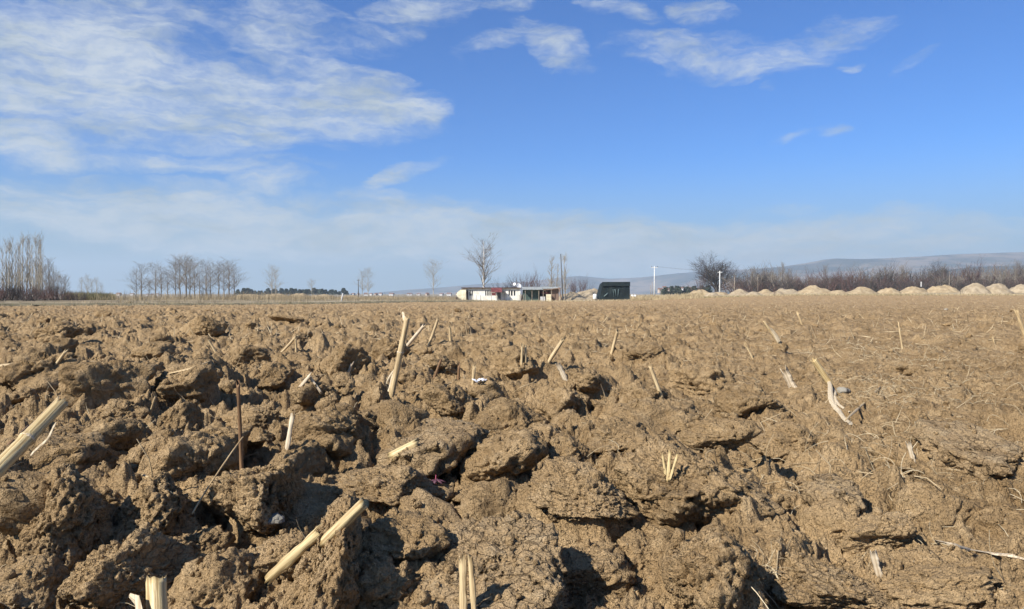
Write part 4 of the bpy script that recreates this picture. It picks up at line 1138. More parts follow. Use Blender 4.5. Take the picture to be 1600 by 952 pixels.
# evergreens far off
def evergreen_mesh(seed):
    rg_ = np.random.RandomState(seed); n_ = 700
    t = rg_.rand(n_)**0.7; a = rg_.uniform(0, 2*PI, n_); r = (0.42-0.30*t)*np.sqrt(rg_.rand(n_))*(1+0.25*np.sin(a*3+seed))
    c = np.stack([np.cos(a)*r, np.sin(a)*r, 0.14+0.86*t], 1)
    d1 = rg_.normal(0, 0.045, (n_, 3)); d2 = rg_.normal(0, 0.045, (n_, 3))
    V_ = np.stack([c-d1, c+d2, c+d1, c-d2], 1).reshape(-1, 3); F_ = np.arange(n_*4).reshape(-1, 4); return mesh_np('crown', V_, F_)
EV = [evergreen_mesh(i) for i in range(3)]
mbt = MB(); mbt.tube([(0, 0, -.02), (0, 0, .5)], [.03, .015], 6); EVT = bpy.data.meshes.new('trunk'); EVT.from_pydata(mbt.v, [], mbt.f)
EVT.materials.append(MATS['bark_dark'])
for m_ in EV: m_.materials.append(MATS['needles'])
def evergreen(px, dist, top, wide, label, group):
    p = far_pt(px, dist); hh = (HZ-top)/FPX*dist+CAMZ-p.z
    o = empty('evergreen_tree', p, px % 6); link_mesh('crown', EV[int(px) % 3], None, o); link_mesh('trunk', EVT, None, o)
    o.scale = (hh*wide, hh*wide, hh); tag(o, label, 'tree', group)
for i in range(34):
    px = 372+i*5.1+rg.uniform(-2, 2); evergreen(px, 760+rg.uniform(-60, 90), 453.0+rg.uniform(-3.0, 2.5), 1.4, 'small dark evergreen in the row on the skyline left of centre', 'dark evergreens on the left skyline')
for i in range(18):
    px = 1035+i*4.2+rg.uniform(-2, 2); evergreen(px, 520+rg.uniform(-60, 60), 449+rg.uniform(-3, 3), 1.4, 'dark little tree among the village houses right of the green hut', 'dark trees among the village houses')
for i in range(14):
    px = 1300+i*22+rg.uniform(-8, 8); evergreen(px, 700+rg.uniform(-60, 60), 440+rg.uniform(-6, 3), 1.1, 'dark tree far behind the hedge line on the right', 'dark trees far behind the hedge line')

# ------------------------------------------------------------------ earth heaps
def heap(px, wpx, hpx, dist, label, mat='heap_soil', group='earth heaps along the far edge of the field', zb=0.0):
    p = far_pt(px, dist); w = wpx/FPX*dist*0.5*1.28; h = hpx/FPX*dist
    n_ = 40; rr = np.linspace(0, 1, 20); aa = np.linspace(0, 2*PI, n_, endpoint=False)
    Rr, Aa = np.meshgrid(rr, aa, indexing='ij'); sd_ = int(px)
    edge = 1+0.14*fbm2(np.cos(Aa)*1.5+sd_, np.sin(Aa)*1.5, sd_ % 97, 3)
    xx = np.cos(Aa)*Rr*w*edge; yy = np.sin(Aa)*Rr*w*0.9*edge
    zz_ = h*(0.62*(0.5+0.5*np.cos(PI*Rr))+0.38*(1-Rr**2.4))*(1+0.26*fbm2(xx*0.9+px, yy*0.9, 7, 4)) + 0.22*h*fbm2(xx*0.5+px, yy*0.5, 17, 3)*(1-Rr)
    zz_ = zz_-0.25*Rr**6
    V_ = np.stack([xx.ravel(), yy.ravel(), zz_.ravel()], 1); i = np.arange(20*n_).reshape(20, n_); j = np.roll(i, -1, 1)
    F_ = np.stack([i[:-1].ravel(), i[1:].ravel(), j[1:].ravel(), j[:-1].ravel()], 1)
    o = link_mesh('earth_heap', mesh_np('earth_heap', V_, F_, True), mat); o.location = (p.x, p.y, p.z+zb)
    return tag(o, label, 'earth heap', group)
hp = [(1094, 50, 17, 'grey leftmost heap of the row'), (1126, 40, 13, 'low second heap in the row right under the concrete pole'), (1158, 44, 15, 'third heap of the row from the left'), (1196, 38, 15, 'narrow heap, fourth from the left of the row'), (1230, 52, 18, 'heap just left of the broad high one'), (1271, 64, 20, 'broad high heap in the middle of the row'), (1309, 40, 15, 'heap just right of the broad high one'),
      (1345, 60, 16, 'long low heap below the gap in the hedge'), (1388, 42, 19, 'small peaked heap left of the marker post'), (1427, 52, 22, 'tan heap with the white marker post on top'), (1472, 60, 23, 'wide flat-topped heap right of the marker post'), (1521, 52, 25, 'tall heap behind the dark weed'), (1557, 50, 25, 'tall heap second from the right edge'), (1596, 50, 26, 'heap cut by the right edge')]
for (px, w, h, lab) in hp: heap(px, w, (h-1)*(0.70+0.16*((px*13) % 7)/7), 138+(px*7 % 9), lab, 'heap_soil' if px % 3 else 'heap_soil_grey')
for (px, w, h) in [(1634, 50, 25), (1675, 55, 24), (1720, 50, 23)]: heap(px, w, h, 140, 'earth heap beyond the right edge')
for (px, w, h, lab) in [(1112, 30, 9, 'small low heap between the first two of the row'), (1178, 30, 9, 'little heap in the gap between third and fourth'), (1214, 26, 9, 'little heap right of the narrow one')]:
    heap(px, w, h, 134, lab, 'heap_soil_grey')
heap(925, 84, 15, 185, 'grey brown heap between the poplars and the green hut', 'heap_soil_grey')
heap(893, 50, 12, 180, 'low heap behind the dark leaning pole', 'heap_soil_grey')
for k, (px, w, h) in enumerate([(388, 70, 20), (430, 60, 21), (468, 56, 22), (505, 60, 20), (545, 50, 17), (600, 90, 14)]):
    heap(px, w, (h-3)*0.52, 190, ['leftmost tan heap below the evergreens', 'second tan heap below the evergreens', 'middle tan heap below the evergreens', 'fourth tan heap below the evergreens', 'last tan heap beside the leaning white post', 'long low rise right of the leaning white post'][k], 'heap_soil', 'heaps below the evergreens')

# ------------------------------------------------------------------ dry reeds and weeds at the field edges (uncountable)
def blades(name, pts, hmin, hmax, mat, seed, w=0.02):
    rg_ = np.random.RandomState(seed); P = np.asarray(pts); n_ = len(P); hh = rg_.uniform(hmin, hmax, n_)*(0.45+0.95*vn2(P[:, 0]*0.13, P[:, 1]*0.13, 61))
    a = rg_.uniform(0, 2*PI, n_); ln = rg_.normal(0, 0.16, (n_, 2)); ww = w*rg_.uniform(.6, 1.5, n_)
    ax = np.stack([np.cos(a), np.sin(a), 0*a], 1)*ww[:, None]
    mid = P+np.stack([ln[:, 0]*hh*.4, ln[:, 1]*hh*.4, hh*.6], 1); top = P+np.stack([ln[:, 0]*hh, ln[:, 1]*hh, hh], 1)
    V_ = np.stack([P-ax, P+ax, mid+ax*.8, mid-ax*.8, top], 1).reshape(-1, 3); b = (np.arange(n_)*5)[:, None]
    F_ = np.concatenate([b+[[0, 1, 2]], b+[[0, 2, 3]], b+[[3, 2, 4]]], 0)
    return tag(link_mesh(name, mesh_np(name, V_, F_), mat), kind='stuff')
rr_ = np.random.RandomState(21)
def road_pts(n_, o0, o1, s0, s1, zadd=0.0, dens=None):
    o_ = rr_.uniform(o0, o1, n_); s = rr_.uniform(s0, s1, n_)
    xx = ROAD_A[0]+ROAD_D[0]*s+ROAD_N[0]*o_; yy = ROAD_A[1]+ROAD_D[1]*s+ROAD_N[1]*o_
    if dens: k = fbm2(xx*dens, yy*dens, 3, 3) > -0.25+rr_.uniform(-.2, .3, n_); xx, yy, o_ = xx[k], yy[k], o_[k]
    return np.stack([xx, yy, terrain(xx, yy)+zadd+0.3*sstep(3.6, 12, o_)], 1)
_rp = road_pts(30000, 4.5, 40, -30, 125, 0.1, 0.12); _q = _rp[:, 0]/_rp[:, 1]*FPX+800
_rp = _rp[(_q > 168+20*np.sin(_rp[:, 1]))]
blades('dry_reeds', _rp, 0.35, 1.1, 'reed_straw', 1, 0.010)
blades('track_edge_grass', road_pts(6000, -1.5, -0.1, -40, 118, 0.0, 0.5), 0.10, 0.32, 'olive_weeds', 2, 0.012)
blades('track_far_grass', road_pts(5000, 2.1, 4.6, -40, 118, 0.0, 0.4), 0.12, 0.45, 'dry_grass', 3, 0.014)
def zone_pts(n_, px0, px1, d0, d1, dens=0.3, zadd=0.0, thr=-0.1):
    d = rr_.uniform(d0, d1, n_); px = rr_.uniform(px0, px1, n_); xx = (px-800)/FPX*d
    k = fbm2(xx*dens, d*dens, 13, 3) > thr+rr_.uniform(-.2, .2, n_); xx, d = xx[k], d[k]
    return np.stack([xx, d, terrain(xx, d)+zadd], 1)
blades('edge_weeds', zone_pts(9000, 985, 1100, 105, 130, 0.2, 0, -0.3), 0.3, 0.85, 'dry_grass', 4, 0.02)
blades('heap_foot_weeds', zone_pts(12000, 1080, 1660, 118, 135, 0.2), 0.12, 0.4, 'dry_grass', 5, 0.02)
blades('field_edge_weeds', zone_pts(9000, 560, 1000, 128, 150, 0.25, 0, -0.1), 0.15, 0.4, 'dry_grass', 6, 0.02)
blades('green_weeds', zone_pts(5000, 1090, 1640, 112, 128, 0.15, 0, 0.1), 0.1, 0.3, 'olive_weeds', 7, 0.02)
blades('bank_weeds', zone_pts(6000, 100, 180, 100, 112, 0.15, 0.2, -0.2), 0.4, 1.3, 'olive_weeds', 8, 0.02)
plant('bush', 1, 1502, 124, 446, 'dark little weed bush in front of the heaps at the right', 'bush', None, 'bark_dark', 'twig_dark', 1.6, 0, .6)
plant('bush', 2, 1210, 126, 449, 'little dark weed bush in front of the narrow heap', 'bush', None, 'bark_dark', 'twig_red', 1.6, 0, .6)

# ------------------------------------------------------------------ farmhouse
D0 = 155.0; PXM = D0/FPX
def hx(px): return (px-800)*PXM
def hz_(py): return CAMZ+(HZ-py)*PXM
ZG = float(terrain(0, D0))
house = empty('farmhouse', (hx(765), D0, ZG)); tag(house, 'long low white farmhouse with dark roof edge and red porch awning', 'house')
def loc(o_, px0): return px0
HX = hx(765)
def bx(name, mat, parent, origin, x0, x1, y0, y1, z0, z1):
    return MB().box(x0-origin[0], x1-origin[0], y0-origin[1], y1-origin[1], z0-origin[2], z1-origin[2]).build(name, mat, parent)
O = (HX, D0, ZG); ztop = hz_(450.5); zb = ZG-0.2
def wall_panel(px0, px1, z0, z1, holes, parent, mat, y0=D0, th=0.25):
    """front wall with real openings; holes: (px0, px1, z0, z1)"""
    mb = MB(); xs = sorted({hx(px0), hx(px1)} | {hx(h[0]) for h in holes} | {hx(h[1]) for h in holes})
    for a, b in zip(xs[:-1], xs[1:]):
        c = (a+b)/2; hs = [h for h in holes if hx(h[0]) < c < hx(h[1])]; z = z0
        for h in sorted(hs, key=lambda h: h[2]):
            if h[2] > z: mb.box(a-O[0], b-O[0], y0-O[1], y0+th-O[1], z-O[2], h[2]-O[2])
            z = h[3]
        mb.box(a-O[0], b-O[0], y0-O[1], y0+th-O[1], z-O[2], z1-O[2])
    return mb.build('wall', mat, parent)
wins = [(733.5, 735.9), (736.8, 739.0), (758, 760.2), (761.2, 763.6), (764.6, 766.8), (794.6, 797), (798.2, 801.2), (802.6, 805.4)]
zw0, zw1 = hz_(462.3), hz_(453.8)
holes = [(a, b, zw0, zw1) for a, b in wins]+[(776.5, 783, zb, hz_(457))]
wall_panel(722, 813, zb, ztop, holes, house, 'white_plaster')
bx('wall', 'white_plaster', house, O, hx(722), hx(722)+0.25, D0+0.253, D0+6, zb, ztop)
bx('wall', 'white_plaster', house, O, hx(813)-0.25, hx(813), D0+0.253, D0+6, zb, ztop)
bx('wall', 'white_plaster', house, O, hx(722)+0.253, hx(813)-0.253, D0+5.75, D0+6, zb, ztop)
for a, b in wins:
    x0, x1 = hx(a), hx(b); f = MB(); t = 0.025
    for q in ((x0, x0+t, zw0, zw1), (x1-t, x1, zw0, zw1), (x0+t, x1-t, zw0, zw0+t), (x0+t, x1-t, zw1-t, zw1)): f.box(q[0]-O[0], q[1]-O[0], 0.03, 0.09, q[2]-O[2], q[3]-O[2])
    fo_ = f.build('window', 'frame_paint', house)
    MB().box(x0+t-O[0], x1-t-O[0], 0.05, 0.07, zw0+t-O[2], zw1-t-O[2]).build('pane', 'window_dark', fo_)
    bx('window_sill', 'frame_paint', house, O, x0-0.05, x1+0.05, D0-0.06, D0-0.003, zw0-0.07, zw0-0.01)
dr = bx('door', 'window_dark', house, O, hx(776.7), hx(782.8), D0+0.12, D0+0.17, zb, hz_(457.2))
for px in (776.9, 779.7, 782.5): bx('door_frame', 'frame_paint', dr, O, hx(px)-0.035, hx(px)+0.035, D0+0.05, D0+0.115, zb, hz_(457.3))
bx('roof', 'roof_dark', house, O, hx(721), hx(814), D0-0.45, D0+6.3, ztop+0.003, ztop+0.16)
bx('roof_ridge', 'roof_dark', house, O, hx(721), hx(814), D0-0.50, D0-0.453, ztop-0.04, ztop+0.10)
# porch
aw = MB(); xa, xb = hx(767.5), hx(784.5); z1 = hz_(450.2); z2 = hz_(456.8)
aw.add([(xa-O[0], -1.9, z2-O[2]), (xb-O[0], -1.9, z2-O[2]), (xb-O[0], -0.5, z1-O[2]), (xa-O[0], -0.5, z1-O[2]),
        (xa-O[0], -1.9, z2-O[2]+.06), (xb-O[0], -1.9, z2-O[2]+.06), (xb-O[0], -0.5, z1-O[2]+.06), (xa-O[0], -0.5, z1-O[2]+.06)],
       [(0, 3, 2, 1), (4, 5, 6, 7), (0, 1, 5, 4), (1, 2, 6, 5), (2, 3, 7, 6), (3, 0, 4, 7)])
awo = aw.build('awning', 'awning_red', house)
for px in (768.2, 775.5, 783.8): bx('post', 'steel_dark', awo, O, hx(px)-0.04, hx(px)+0.04, D0-1.86, D0-1.78, ZG, z2)
bx('porch_screen', 'awning_red', house, O, hx(768.6), hx(775), D0-1.80, D0-1.77, hz_(462), z2-0.05)
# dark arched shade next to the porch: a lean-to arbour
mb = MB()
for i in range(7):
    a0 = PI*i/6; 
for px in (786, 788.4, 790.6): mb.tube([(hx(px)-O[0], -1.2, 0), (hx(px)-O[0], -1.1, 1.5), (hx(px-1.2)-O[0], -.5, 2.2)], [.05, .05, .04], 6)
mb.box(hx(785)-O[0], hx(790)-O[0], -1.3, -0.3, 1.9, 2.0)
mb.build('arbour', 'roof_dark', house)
# cream side store, left
st = empty('side_store', (hx(719), D0-1.0, ZG)); tag(st, 'low cream walled store at the left end of the white farmhouse', 'shed')
OS = (hx(719), D0-1.0, ZG)
mb = MB(); X = [hx(714.5), hx(716), hx(721), hx(728.5)]; Zs = [hz_(456), hz_(456), hz_(452.3), hz_(452.3)]
fr = [(X[0]+.6, ZG), (X[3], ZG), (X[3], Zs[3]), (X[2], Zs[2]), (X[1], Zs[1]), (X[0], Zs[0]-.25), (X[0]-.1, Zs[0]-.6)]
nf = len(fr); mb.add([(x-OS[0], 0, z-OS[2]) for x, z in fr]+[(x-OS[0], 0.95, z-OS[2]) for x, z in fr], [tuple(range(nf)), tuple(range(2*nf-1, nf-1, -1))]+[(i, nf+i, nf+(i+1) % nf, (i+1) % nf) for i in range(nf)])
mb.build('wall', 'cream_render', st)
bx('roof', 'old_wood', st, OS, X[2]-.1, X[3]+.1, D0-1.1, D0-0.06, Zs[2]+.005, Zs[2]+.07)
bx('door', 'roof_dark', st, OS, hx(729.3), hx(731.5), D0-.35, D0-.30, ZG, hz_(454))
o = bx('fuel_drum', 'roof_dark', None, (0, 0, 0), 0, 0, 0, 0, 0, 0); bpy.data.objects.remove(o)
mb = MB(); mb.tube([(0, 0, 0), (0, 0, .05), (0, 0, .45), (0, 0, .5), (0, 0, .85), (0, 0, .9)], [.30, .31, .30, .31, .30, .28], 14)
o = mb.build('rusty_drum', 'roof_dark', None, True); o.location = (hx(714.8), D0-1.4, ZG); tag(o, 'rusty brown drum standing at the left corner of the cream store', 'drum')
# fence posts and rails in front of the house
for k, px in enumerate((730.5, 739.4, 745.5, 752, 811.4, 813.4, 817.2)):
    mb = MB(); mb.tube([(0, 0, -.1), (0.01, 0, .7), (0.02, 0, 1.35)], [.05, .045, .04], 6)
    o = mb.build('fence_post', 'steel_dark' if k < 4 else 'old_wood', None, True); o.location = (hx(px), D0-4.0, ZG)
    tag(o, ['thin dark post before the cream store', 'thin dark post before the left windows of the farmhouse', 'dark post between the left and middle windows of the farmhouse', 'dark post left of the middle windows of the farmhouse', 'weathered post at the right end of the farmhouse', 'second weathered post at the right end of the farmhouse', 'weathered post in front of the shed corner'][k], 'post')
# satellite dishes
def dish(px, py, rpx, label, az):
    r = rpx*PXM; zc = hz_(py); base = ztop+0.16; p = Vector((hx(px), D0+0.6, base)); root = empty('satellite_dish', p); tag(root, label, 'satellite dish')
    mb = MB(); n_ = 20; vs = []; fs = []
    for j in range(6):
        t = j/5
        for k in range(n_): a = 2*PI*k/n_; vs.append((math.cos(a)*r*t, 0.35*r*t*t-0.35*r, math.sin(a)*r*t*1.05))
    for j in range(5):
        for k in range(n_): fs.append((j*n_+k, j*n_+(k+1) % n_, (j+1)*n_+(k+1) % n_, (j+1)*n_+k))
    m = len(vs); vs += [(x, y+0.03, z) for x, y, z in vs]; fs += [tuple(i+m for i in f[::-1]) for f in fs]
    fs += [(5*n_+k, 5*n_+(k+1) % n_, m+5*n_+(k+1) % n_, m+5*n_+k) for k in range(n_)]
    vs = [(x, -y, z) for x, y, z in vs]
    mb.add(vs, fs); o = mb.build('reflector', 'dish_white', root, True); o.location = (0, 0, zc-base); o.rotation_euler = (R(-22), 0, az)
    mb = MB(); mb.tube([(0, .08, -0.1), (0, .08, zc-base)], [.035, .035], 8); mb.build('mast', 'steel_dark', root, True)
    mb = MB(); mb.tube([(0, -r*.2, zc-base-r*.9), (0, -r*1.1, zc-base-.1)], [.02, .02], 6); mb.build('feed_arm', 'steel_dark', root, True)
dish(803.8, 444.2, 2.3, 'smaller, higher white satellite dish on the roof corner of the farmhouse', R(-15))
dish(811, 446.8, 4.0, 'larger, lower white satellite dish at the right end of the farmhouse', R(25))

# ------------------------------------------------------------------ open shed right of the house
OSH = (hx(847), D0, ZG); sh = empty('farm_shed', OSH); tag(sh, 'open sided farm shed with grey sheet roof joined to the farmhouse', 'shed')
zr = hz_(449.5)
def slab(name, mat, parent, org, xa, za, xb, zb_, y0, y1, th):
    mb = MB(); mb.add([(xa-org[0], y0-org[1], za-org[2]), (xb-org[0], y0-org[1], zb_-org[2]), (xb-org[0], y1-org[1], zb_-org[2]), (xa-org[0], y1-org[1], za-org[2]),
                       (xa-org[0], y0-org[1], za-org[2]+th), (xb-org[0], y0-org[1], zb_-org[2]+th), (xb-org[0], y1-org[1], zb_-org[2]+th), (xa-org[0], y1-org[1], za-org[2]+th)],
                      [(0, 3, 2, 1), (4, 5, 6, 7), (0, 1, 5, 4), (1, 2, 6, 5), (2, 3, 7, 6), (3, 0, 4, 7)]); return mb.build(name, mat, parent)
def roof_pitch(xa, xb, zl, zh, y0, y1, parent):
    mb = MB(); n_ = int((xb-xa)/0.25)
    for i in range(n_):
        a = xa+(xb-xa)*i/n_; b = xa+(xb-xa)*(i+1)/n_-0.04; e = 0.03*(i % 2)
        mb.add([(a-OSH[0], y0-OSH[1], zl-OSH[2]+e), (b-OSH[0], y0-OSH[1], zl-OSH[2]+e), (b-OSH[0], y1-OSH[1], zh-OSH[2]+e), (a-OSH[0], y1-OSH[1], zh-OSH[2]+e),
                (a-OSH[0], y0-OSH[1], zl-OSH[2]+e+.05), (b-OSH[0]+.03, y0-OSH[1], zl-OSH[2]+e+.05), (b-OSH[0]+.03, y1-OSH[1], zh-OSH[2]+e+.05), (a-OSH[0], y1-OSH[1], zh-OSH[2]+e+.05)],
               [(0, 3, 2, 1), (4, 5, 6, 7), (0, 1, 5, 4), (1, 2, 6, 5), (2, 3, 7, 6), (3, 0, 4, 7)])
    return mb.build('roof', 'sheet_metal', parent)
roof_pitch(hx(815.5), hx(848), hz_(453), hz_(448.6), D0-1.2, D0+5, sh)
roof_pitch(hx(848.5), hx(876), hz_(451.6), hz_(448.4), D0-0.9, D0+5, sh)
slab('beam', 'brown_board', sh, OSH, hx(848.5), hz_(454.0), hx(876.5), hz_(451.0), D0-0.95, D0-0.91, .18)
bx('wall', 'green_net', sh, OSH, hx(817), hx(843), D0+0.4, D0+0.5, ZG, hz_(453))
bx('wall', 'green_net', sh, OSH, hx(817), hx(817)+.1, D0+0.503, D0+5, ZG, hz_(453))
bx('side_panel', 'brown_board', sh, OSH, hx(861.5), hx(873), D0-0.2, D0-0.1, ZG, hz_(451.5))
bx('back_wall', 'brown_board', sh, OSH, hx(843), hx(875), D0+4.6, D0+4.7, ZG, hz_(450.5))
for px in (820.5, 831, 841.6, 848.5, 861, 875): bx('post', 'old_wood', sh, OSH, hx(px)-.05, hx(px)+.05, D0-1.0, D0-.9, ZG, hz_(453 if px < 848 else 452))
mb = MB(); mb.tube([(hx(872.5)-OSH[0], -1.3, hz_(449)-ZG), (hx(877.5)-OSH[0], -1.3, 0)], [.10, .12], 8); mb.build('brace', 'brown_board', sh, True)
def crate_stack(px0, px1, py0, label, mat):
    x0, x1 = hx(px0), hx(px1); c = ((x0+x1)/2, D0-.6, ZG); root = empty('stacked_pallet', c); tag(root, label, 'pallet')
    z = 0; top = hz_(py0)-ZG; n_ = max(2, int(top/.32))
    for i in range(n_):
        z0 = top*i/n_; mb = MB(); mb.box(-(x1-x0)/2+.02*(i % 2), (x1-x0)/2-.03*((i+1) % 2), -.4, .4, z0+.02, z0+top/n_-.02); mb.build('board', mat, root)
        mb = MB()
        for q in (-.4, 0, .3): mb.box((x1-x0)*q, (x1-x0)*q+.1, -.36, .36, z0-.018, z0+.018)
        mb.build('block', 'old_wood', root)
crate_stack(844, 851.5, 463.5, 'pale stack of boards at the left inside the open shed', 'village_white')
crate_stack(853, 860.5, 460, 'taller cream stack of boards beside the brown shed wall', 'cream_render')
slab('lintel', 'awning_red', sh, OSH, hx(846), hz_(459), hx(860), hz_(459), D0+.2, D0+.3, .25)
# dark leaning pole with white foot stays
def pole(name, pxb, dist, top, label, lean=0, r=0.09, mat='concrete', cross=0.0, zb_=0.0, cat='utility pole', double=False):
    p = far_pt(pxb, dist); hgt = (HZ-top)/FPX*dist+CAMZ-p.z; root = empty(name, p); tag(root, label, cat)
    mb = MB(); lx = lean/FPX*dist
    mb.tube([(0, 0, -.2), (lx*.5, 0, hgt*.5), (lx, 0, hgt)], [r*1.25, r, r*.75], 10); mb.build('mast', mat, root, True)
    if cross:
        mb = MB(); mb.box(lx-cross, lx+cross, -.06, .06, hgt-.38, hgt-.24); mb.build('crossarm', 'steel_dark' if mat != 'concrete' else 'concrete', root)
        for q in (-.9, 0, .9):
            mb = MB(); mb.tube([(lx+cross*q, 0, hgt-.24), (lx+cross*q, 0, hgt-.14), (lx+cross*q, 0, hgt-.08), (lx+cross*q, 0, hgt)], [.05, .08, .05, .06], 8); mb.build('insulator', 'steel_dark', root, True)
    return Vector((p.x+lx, p.y, p.z+hgt))
pole('utility_pole', 879.5, 152, 397, 'dark leaning wooden pole beside the farm shed', -3.5, .13, 'steel_dark')
t1 = pole('utility_pole', 1022.5, 165, 416, 'white concrete pole with a dark crossarm right of the green hut', 0, .13, 'concrete', .7)
t2 = pole('utility_pole', 1124.5, 165, 423.5, 'concrete pole with a short crossarm in front of the big round tree', 0, .13, 'concrete', .5)
t3 = pole('utility_pole', 1147.5, 190, 430, 'slim concrete pole right of the big round tree', 0, .07, 'old_wood', .3)
t0 = pole('utility_pole', 560, 260, 437, 'thin dark pole standing behind the dry field left of the farmhouse', 0, .15, 'steel_dark', .4)
pole('utility_pole', 1019, 175, 440, 'short thin post left of the white concrete pole', 0, .06, 'old_wood', cat='post')
pole('utility_pole', 1016.5, 176, 446, 'shortest thin post left of the white concrete pole', 0, .06, 'old_wood', cat='post')
pole('utility_pole', 1184, 215, 429, 'thin pole among the bushes of the hedge line, left', 0, .05, 'old_wood', cat='post')
pole('utility_pole', 1483, 215, 424, 'thin pale pole among the bushes of the hedge line, right', 0, .05, 'old_wood', cat='post')
mb = MB(); mb.box(-.09, .09, -.06, .06, 0, .9)
o = mb.build('marker_post', 'village_white', None); p = far_pt(1434.5, 138); o.location = (p.x, p.y-1.0, CAMZ+(HZ-448)/FPX*137); tag(o, 'little white marker post standing on a heap at the right', 'post')
def wire(name, a, b, sag, label):
    pts = [a.lerp(b, i/16)-Vector((0, 0, sag*4*(i/16)*(1-i/16))) for i in range(17)]
    S = [(*(pts[i]), *(pts[i+1]), .007, .007) for i in range(16)]
    o = prisms(name, S, 'steel_dark'); tag(o, label, 'cable', 'overhead wires')
for k in (-.6, .0, .6):
    wire('power_cable', t1+Vector((k, 0, -.05)), t2+Vector((k*.7, 0, -.05)), .16, 'overhead wire strung between the two concrete poles')
# leaning white post by the track
p = far_pt(533, 96); p.z = float(terrain(p.x, p.y))+.1
mb = MB(); mb.tube([(0, 0, -.1), (.12, 0, .55), (.24, 0, 1.15)], [.085, .085, .08], 10); mb.tube([(.235, 0, 1.15), (.24, 0, 1.17)], [.06, .02], 10)
o = mb.build('leaning_post', 'village_white', None, True); o.location = p; tag(o, 'white post leaning right beside the pale track', 'post')

# ------------------------------------------------------------------ tarpaulin hut
DT = 148.0; PT = DT/FPX
def tx(px): return (px-800)*PT
def tz(py): return CAMZ+(HZ-py)*PT
ZT = float(terrain(tx(962), DT)); OT = (tx(962), DT, ZT)
hut = empty('tarpaulin_hut', OT); tag(hut, 'dark green tarpaulin covered hut standing right of the farm', 'hut')
def cloth(name, quad, n_, m_, mat, parent, amp, seed, th=0.03):
    q = [Vector(v) for v in quad]; nrm = (q[1]-q[0]).cross(q[3]-q[0]).normalized(); V_ = []; F_ = []
    gx_, gy_ = np.meshgrid(np.linspace(0, 1, n_), np.linspace(0, 1, m_)); L_ = (q[1]-q[0]).length
    dsp = amp*(fbm2(gx_*L_*0.9+seed, gy_*1.2, seed, 4)+0.6*np.sin(gx_*L_*3.0+2*fbm2(gx_*3, gy_*2, seed+2, 2))*0.5)
    for lay in (0, 1):
        for j in range(m_):
            for i in range(n_):
                s_, t_ = gx_[j, i], gy_[j, i]
                pnt = q[0].lerp(q[1], s_).lerp(q[3].lerp(q[2], s_), t_)+nrm*(dsp[j, i]-lay*th); V_.append(pnt[:])
    K = n_*m_
    for j in range(m_-1):
        for i in range(n_-1):
            a = j*n_+i; F_.append((a, a+1, a+1+n_, a+n_)); F_.append((K+a+n_, K+a+1+n_, K+a+1, K+a))
    mb = MB(); mb.add(V_, F_); return mb.build(name, mat, parent, True)
w2 = (tx(984)-tx(940.5))/2; hT = tz(441.5)-ZT; dp = 4.5
A0 = (-w2-.35, 0, 0); A1 = (w2+.05, 0, 0); A2 = (w2, .2, hT); A3 = (-w2+.25, .2, hT)
cloth('front_sheet', (A0, A1, A2, A3), 60, 30, 'tarpaulin', hut, .07, 3)
cloth('side_sheet', ((-w2-.9, dp, 0), A0, A3, (-w2+.1, dp, hT-.4)), 30, 24, 'tarpaulin', hut, .07, 5)
cloth('side_sheet', (A1, (w2+.4, dp, 0), (w2, dp, hT-.1), A2), 30, 24, 'tarpaulin', hut, .07, 7)
cloth('back_sheet', ((w2+.4, dp, 0), (-w2-.9, dp, 0), (-w2+.1, dp, hT-.4), (w2, dp, hT-.1)), 30, 24, 'tarpaulin', hut, .07, 9)
cloth('top_sheet', ((A3[0]-.15, 0.1, hT+.02), (w2+.1, 0.1, hT+.05), (w2, dp, hT-.05), (-w2+.1, dp, hT-.35)), 40, 20, 'tarpaulin', hut, .09, 11)
cloth('top_flap', ((A3[0]-.35, -.10, hT-.75), (w2+.12, -.10, hT-.7), (w2+.1, -.02, hT+.12), (A3[0]-.15, -.02, hT+.10)), 50, 10, 'tarpaulin', hut, .05, 13)
for (a, b, w) in [((943.5, 463.5), (950, 457.5), .16), ((960.5, 452), (962.5, 463), .12), ((966, 452), (965, 464), .10), ((957.5, 452), (959, 464), .06)]:
    mb = MB(); P0 = Vector((tx(a[0])-OT[0], -.14, tz(a[1])-ZT)); P1 = Vector((tx(b[0])-OT[0], -.10, tz(b[1])-ZT))
    mb.ribbon([P0, P0.lerp(P1, .5)+Vector((.03, -.03, 0)), P1], [w, w*1.2, w*.6], .02, (0, -1, 0), .3); mb.build('fold', 'tarp_fold', hut, True)
# pale sheet at the right end, white bags at the left end
root = empty('white_sheet', (tx(989.5), DT-.3, ZT)); tag(root, 'white plastic sheet hanging at the right end of the green hut', 'sheet')
cloth('sheet', ((-.35, 0, .25), (.45, -.1, .1), (.45, 0, 1.2), (-.45, .1, 1.25)), 20, 16, 'white_sheet', root, .08, 21)
cloth('lower_sheet', ((-.1, -.1, -.05), (.6, -.2, -.05), (.4, -.12, .7), (-.1, -.06, .7)), 16, 12, 'white_sheet', root, .08, 23)
mb = MB(); mb.tube([(0, 0, -.1), (-.1, 0, 1.5)], [.05, .045], 8); mb.build('pole', 'old_wood', root, True)
root = empty('white_tank', (tx(931), DT+1.5, ZT)); tag(root, 'small whitish water tank left of the green hut', 'tank')
mb = MB(); mb.tube([(0, 0, .35), (0, 0, .4), (0, 0, 1.15), (0, 0, 1.3), (0, 0, 1.38)], [.35, .42, .42, .30, .12], 18); mb.build('vessel', 'white_sheet', root, True)
mb = MB(); [mb.box(a-.05, a+.05, b-.05, b+.05, 0, .35) for a in (-.35, .35) for b in (-.35, .35)]; mb.build('stand', 'old_wood', root)

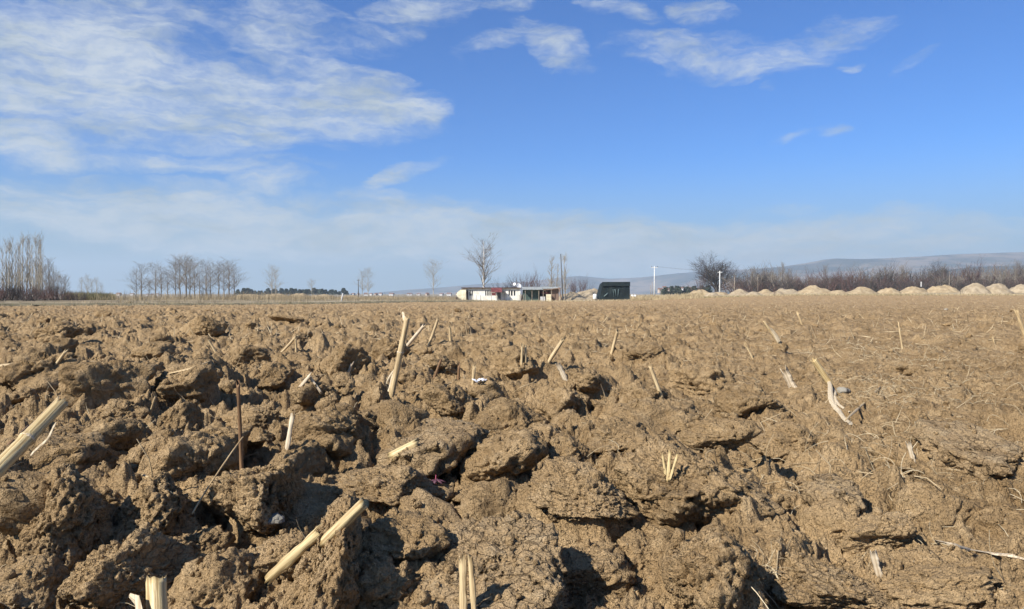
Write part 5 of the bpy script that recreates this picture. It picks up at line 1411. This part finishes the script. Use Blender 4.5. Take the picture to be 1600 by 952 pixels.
# ------------------------------------------------------------------ villages far off
def village_house(px, dist, base_py, wpx, hpx, white, label, group, rz):
    x = (px-800)/FPX*dist; z = max(float(terrain(x, dist)), CAMZ+(HZ-base_py)/FPX*dist) if base_py < HZ else float(terrain(x, dist))
    w = wpx/FPX*dist; h = hpx/FPX*dist; root = empty('village_house', (x, dist, z), rz); tag(root, label, 'house', group)
    wl, rf, wn, pn = VH['white' if white else 'tan']
    for nm, m_ in (('wall', wl), ('roof', rf)):
        o = link_mesh(nm, m_, None, root); o.scale = (w, w*.8, h)
    for k in range(3):
        o = link_mesh('window', wn, None, root); o.location = ((-.3+.3*k)*w, -w*.4, h*.35); o.scale = (w, w, h)
VH = {}
for key, mt in (('white', 'village_white'), ('tan', 'village_tan')):
    def mk(mb, mat):
        m_ = bpy.data.meshes.new('piece'); m_.from_pydata(mb.v, [], mb.f); m_.materials.append(MATS[mat]); return m_
    wl = mk(MB().box(-.5, .5, -.5, .5, -.3, .66), mt)
    rb = MB(); rb.add([(-.56, -.58, .64), (.56, -.58, .64), (.56, .58, .64), (-.56, .58, .64), (-.5, 0, 1.0), (.5, 0, 1.0)], [(0, 1, 5, 4), (2, 3, 4, 5), (1, 2, 5), (3, 0, 4), (3, 2, 1, 0)])
    VH[key] = (wl, mk(rb, 'roof_tile'), mk(MB().box(-.06, .06, -.012, .0, -.12, .12), 'window_dark'), None)
vg = 'village houses on the plain right of the green hut'
rg = random.Random(5)
for i, px in enumerate([1032, 1038, 1046, 1052, 1058, 1064, 1070, 1078, 1086, 1042, 1074, 1094, 1160, 1178, 1208, 1246, 1256]):
    village_house(px, 560+rg.uniform(-70, 120), 456+rg.uniform(-3, 1), rg.uniform(4, 8), rg.uniform(3.5, 6), i % 3 != 0, 'tiny village house on the plain between the green hut and the hedge line', vg, rg.uniform(-.6, .6))
for i, px in enumerate([186, 207, 230, 238, 246, 552, 560, 572, 580, 588, 640, 654, 668, 690, 702, 716, 595, 612]):
    village_house(px, 700+rg.uniform(-70, 120), 460, rg.uniform(3, 8), rg.uniform(2.5, 4.5), i % 3 != 0, 'tiny village house low on the skyline left of the farmhouse', 'village houses on the skyline left of the farmhouse', rg.uniform(-.6, .6))

# unused prototype meshes are not linked to the scene
print('objects', len(bpy.data.objects))
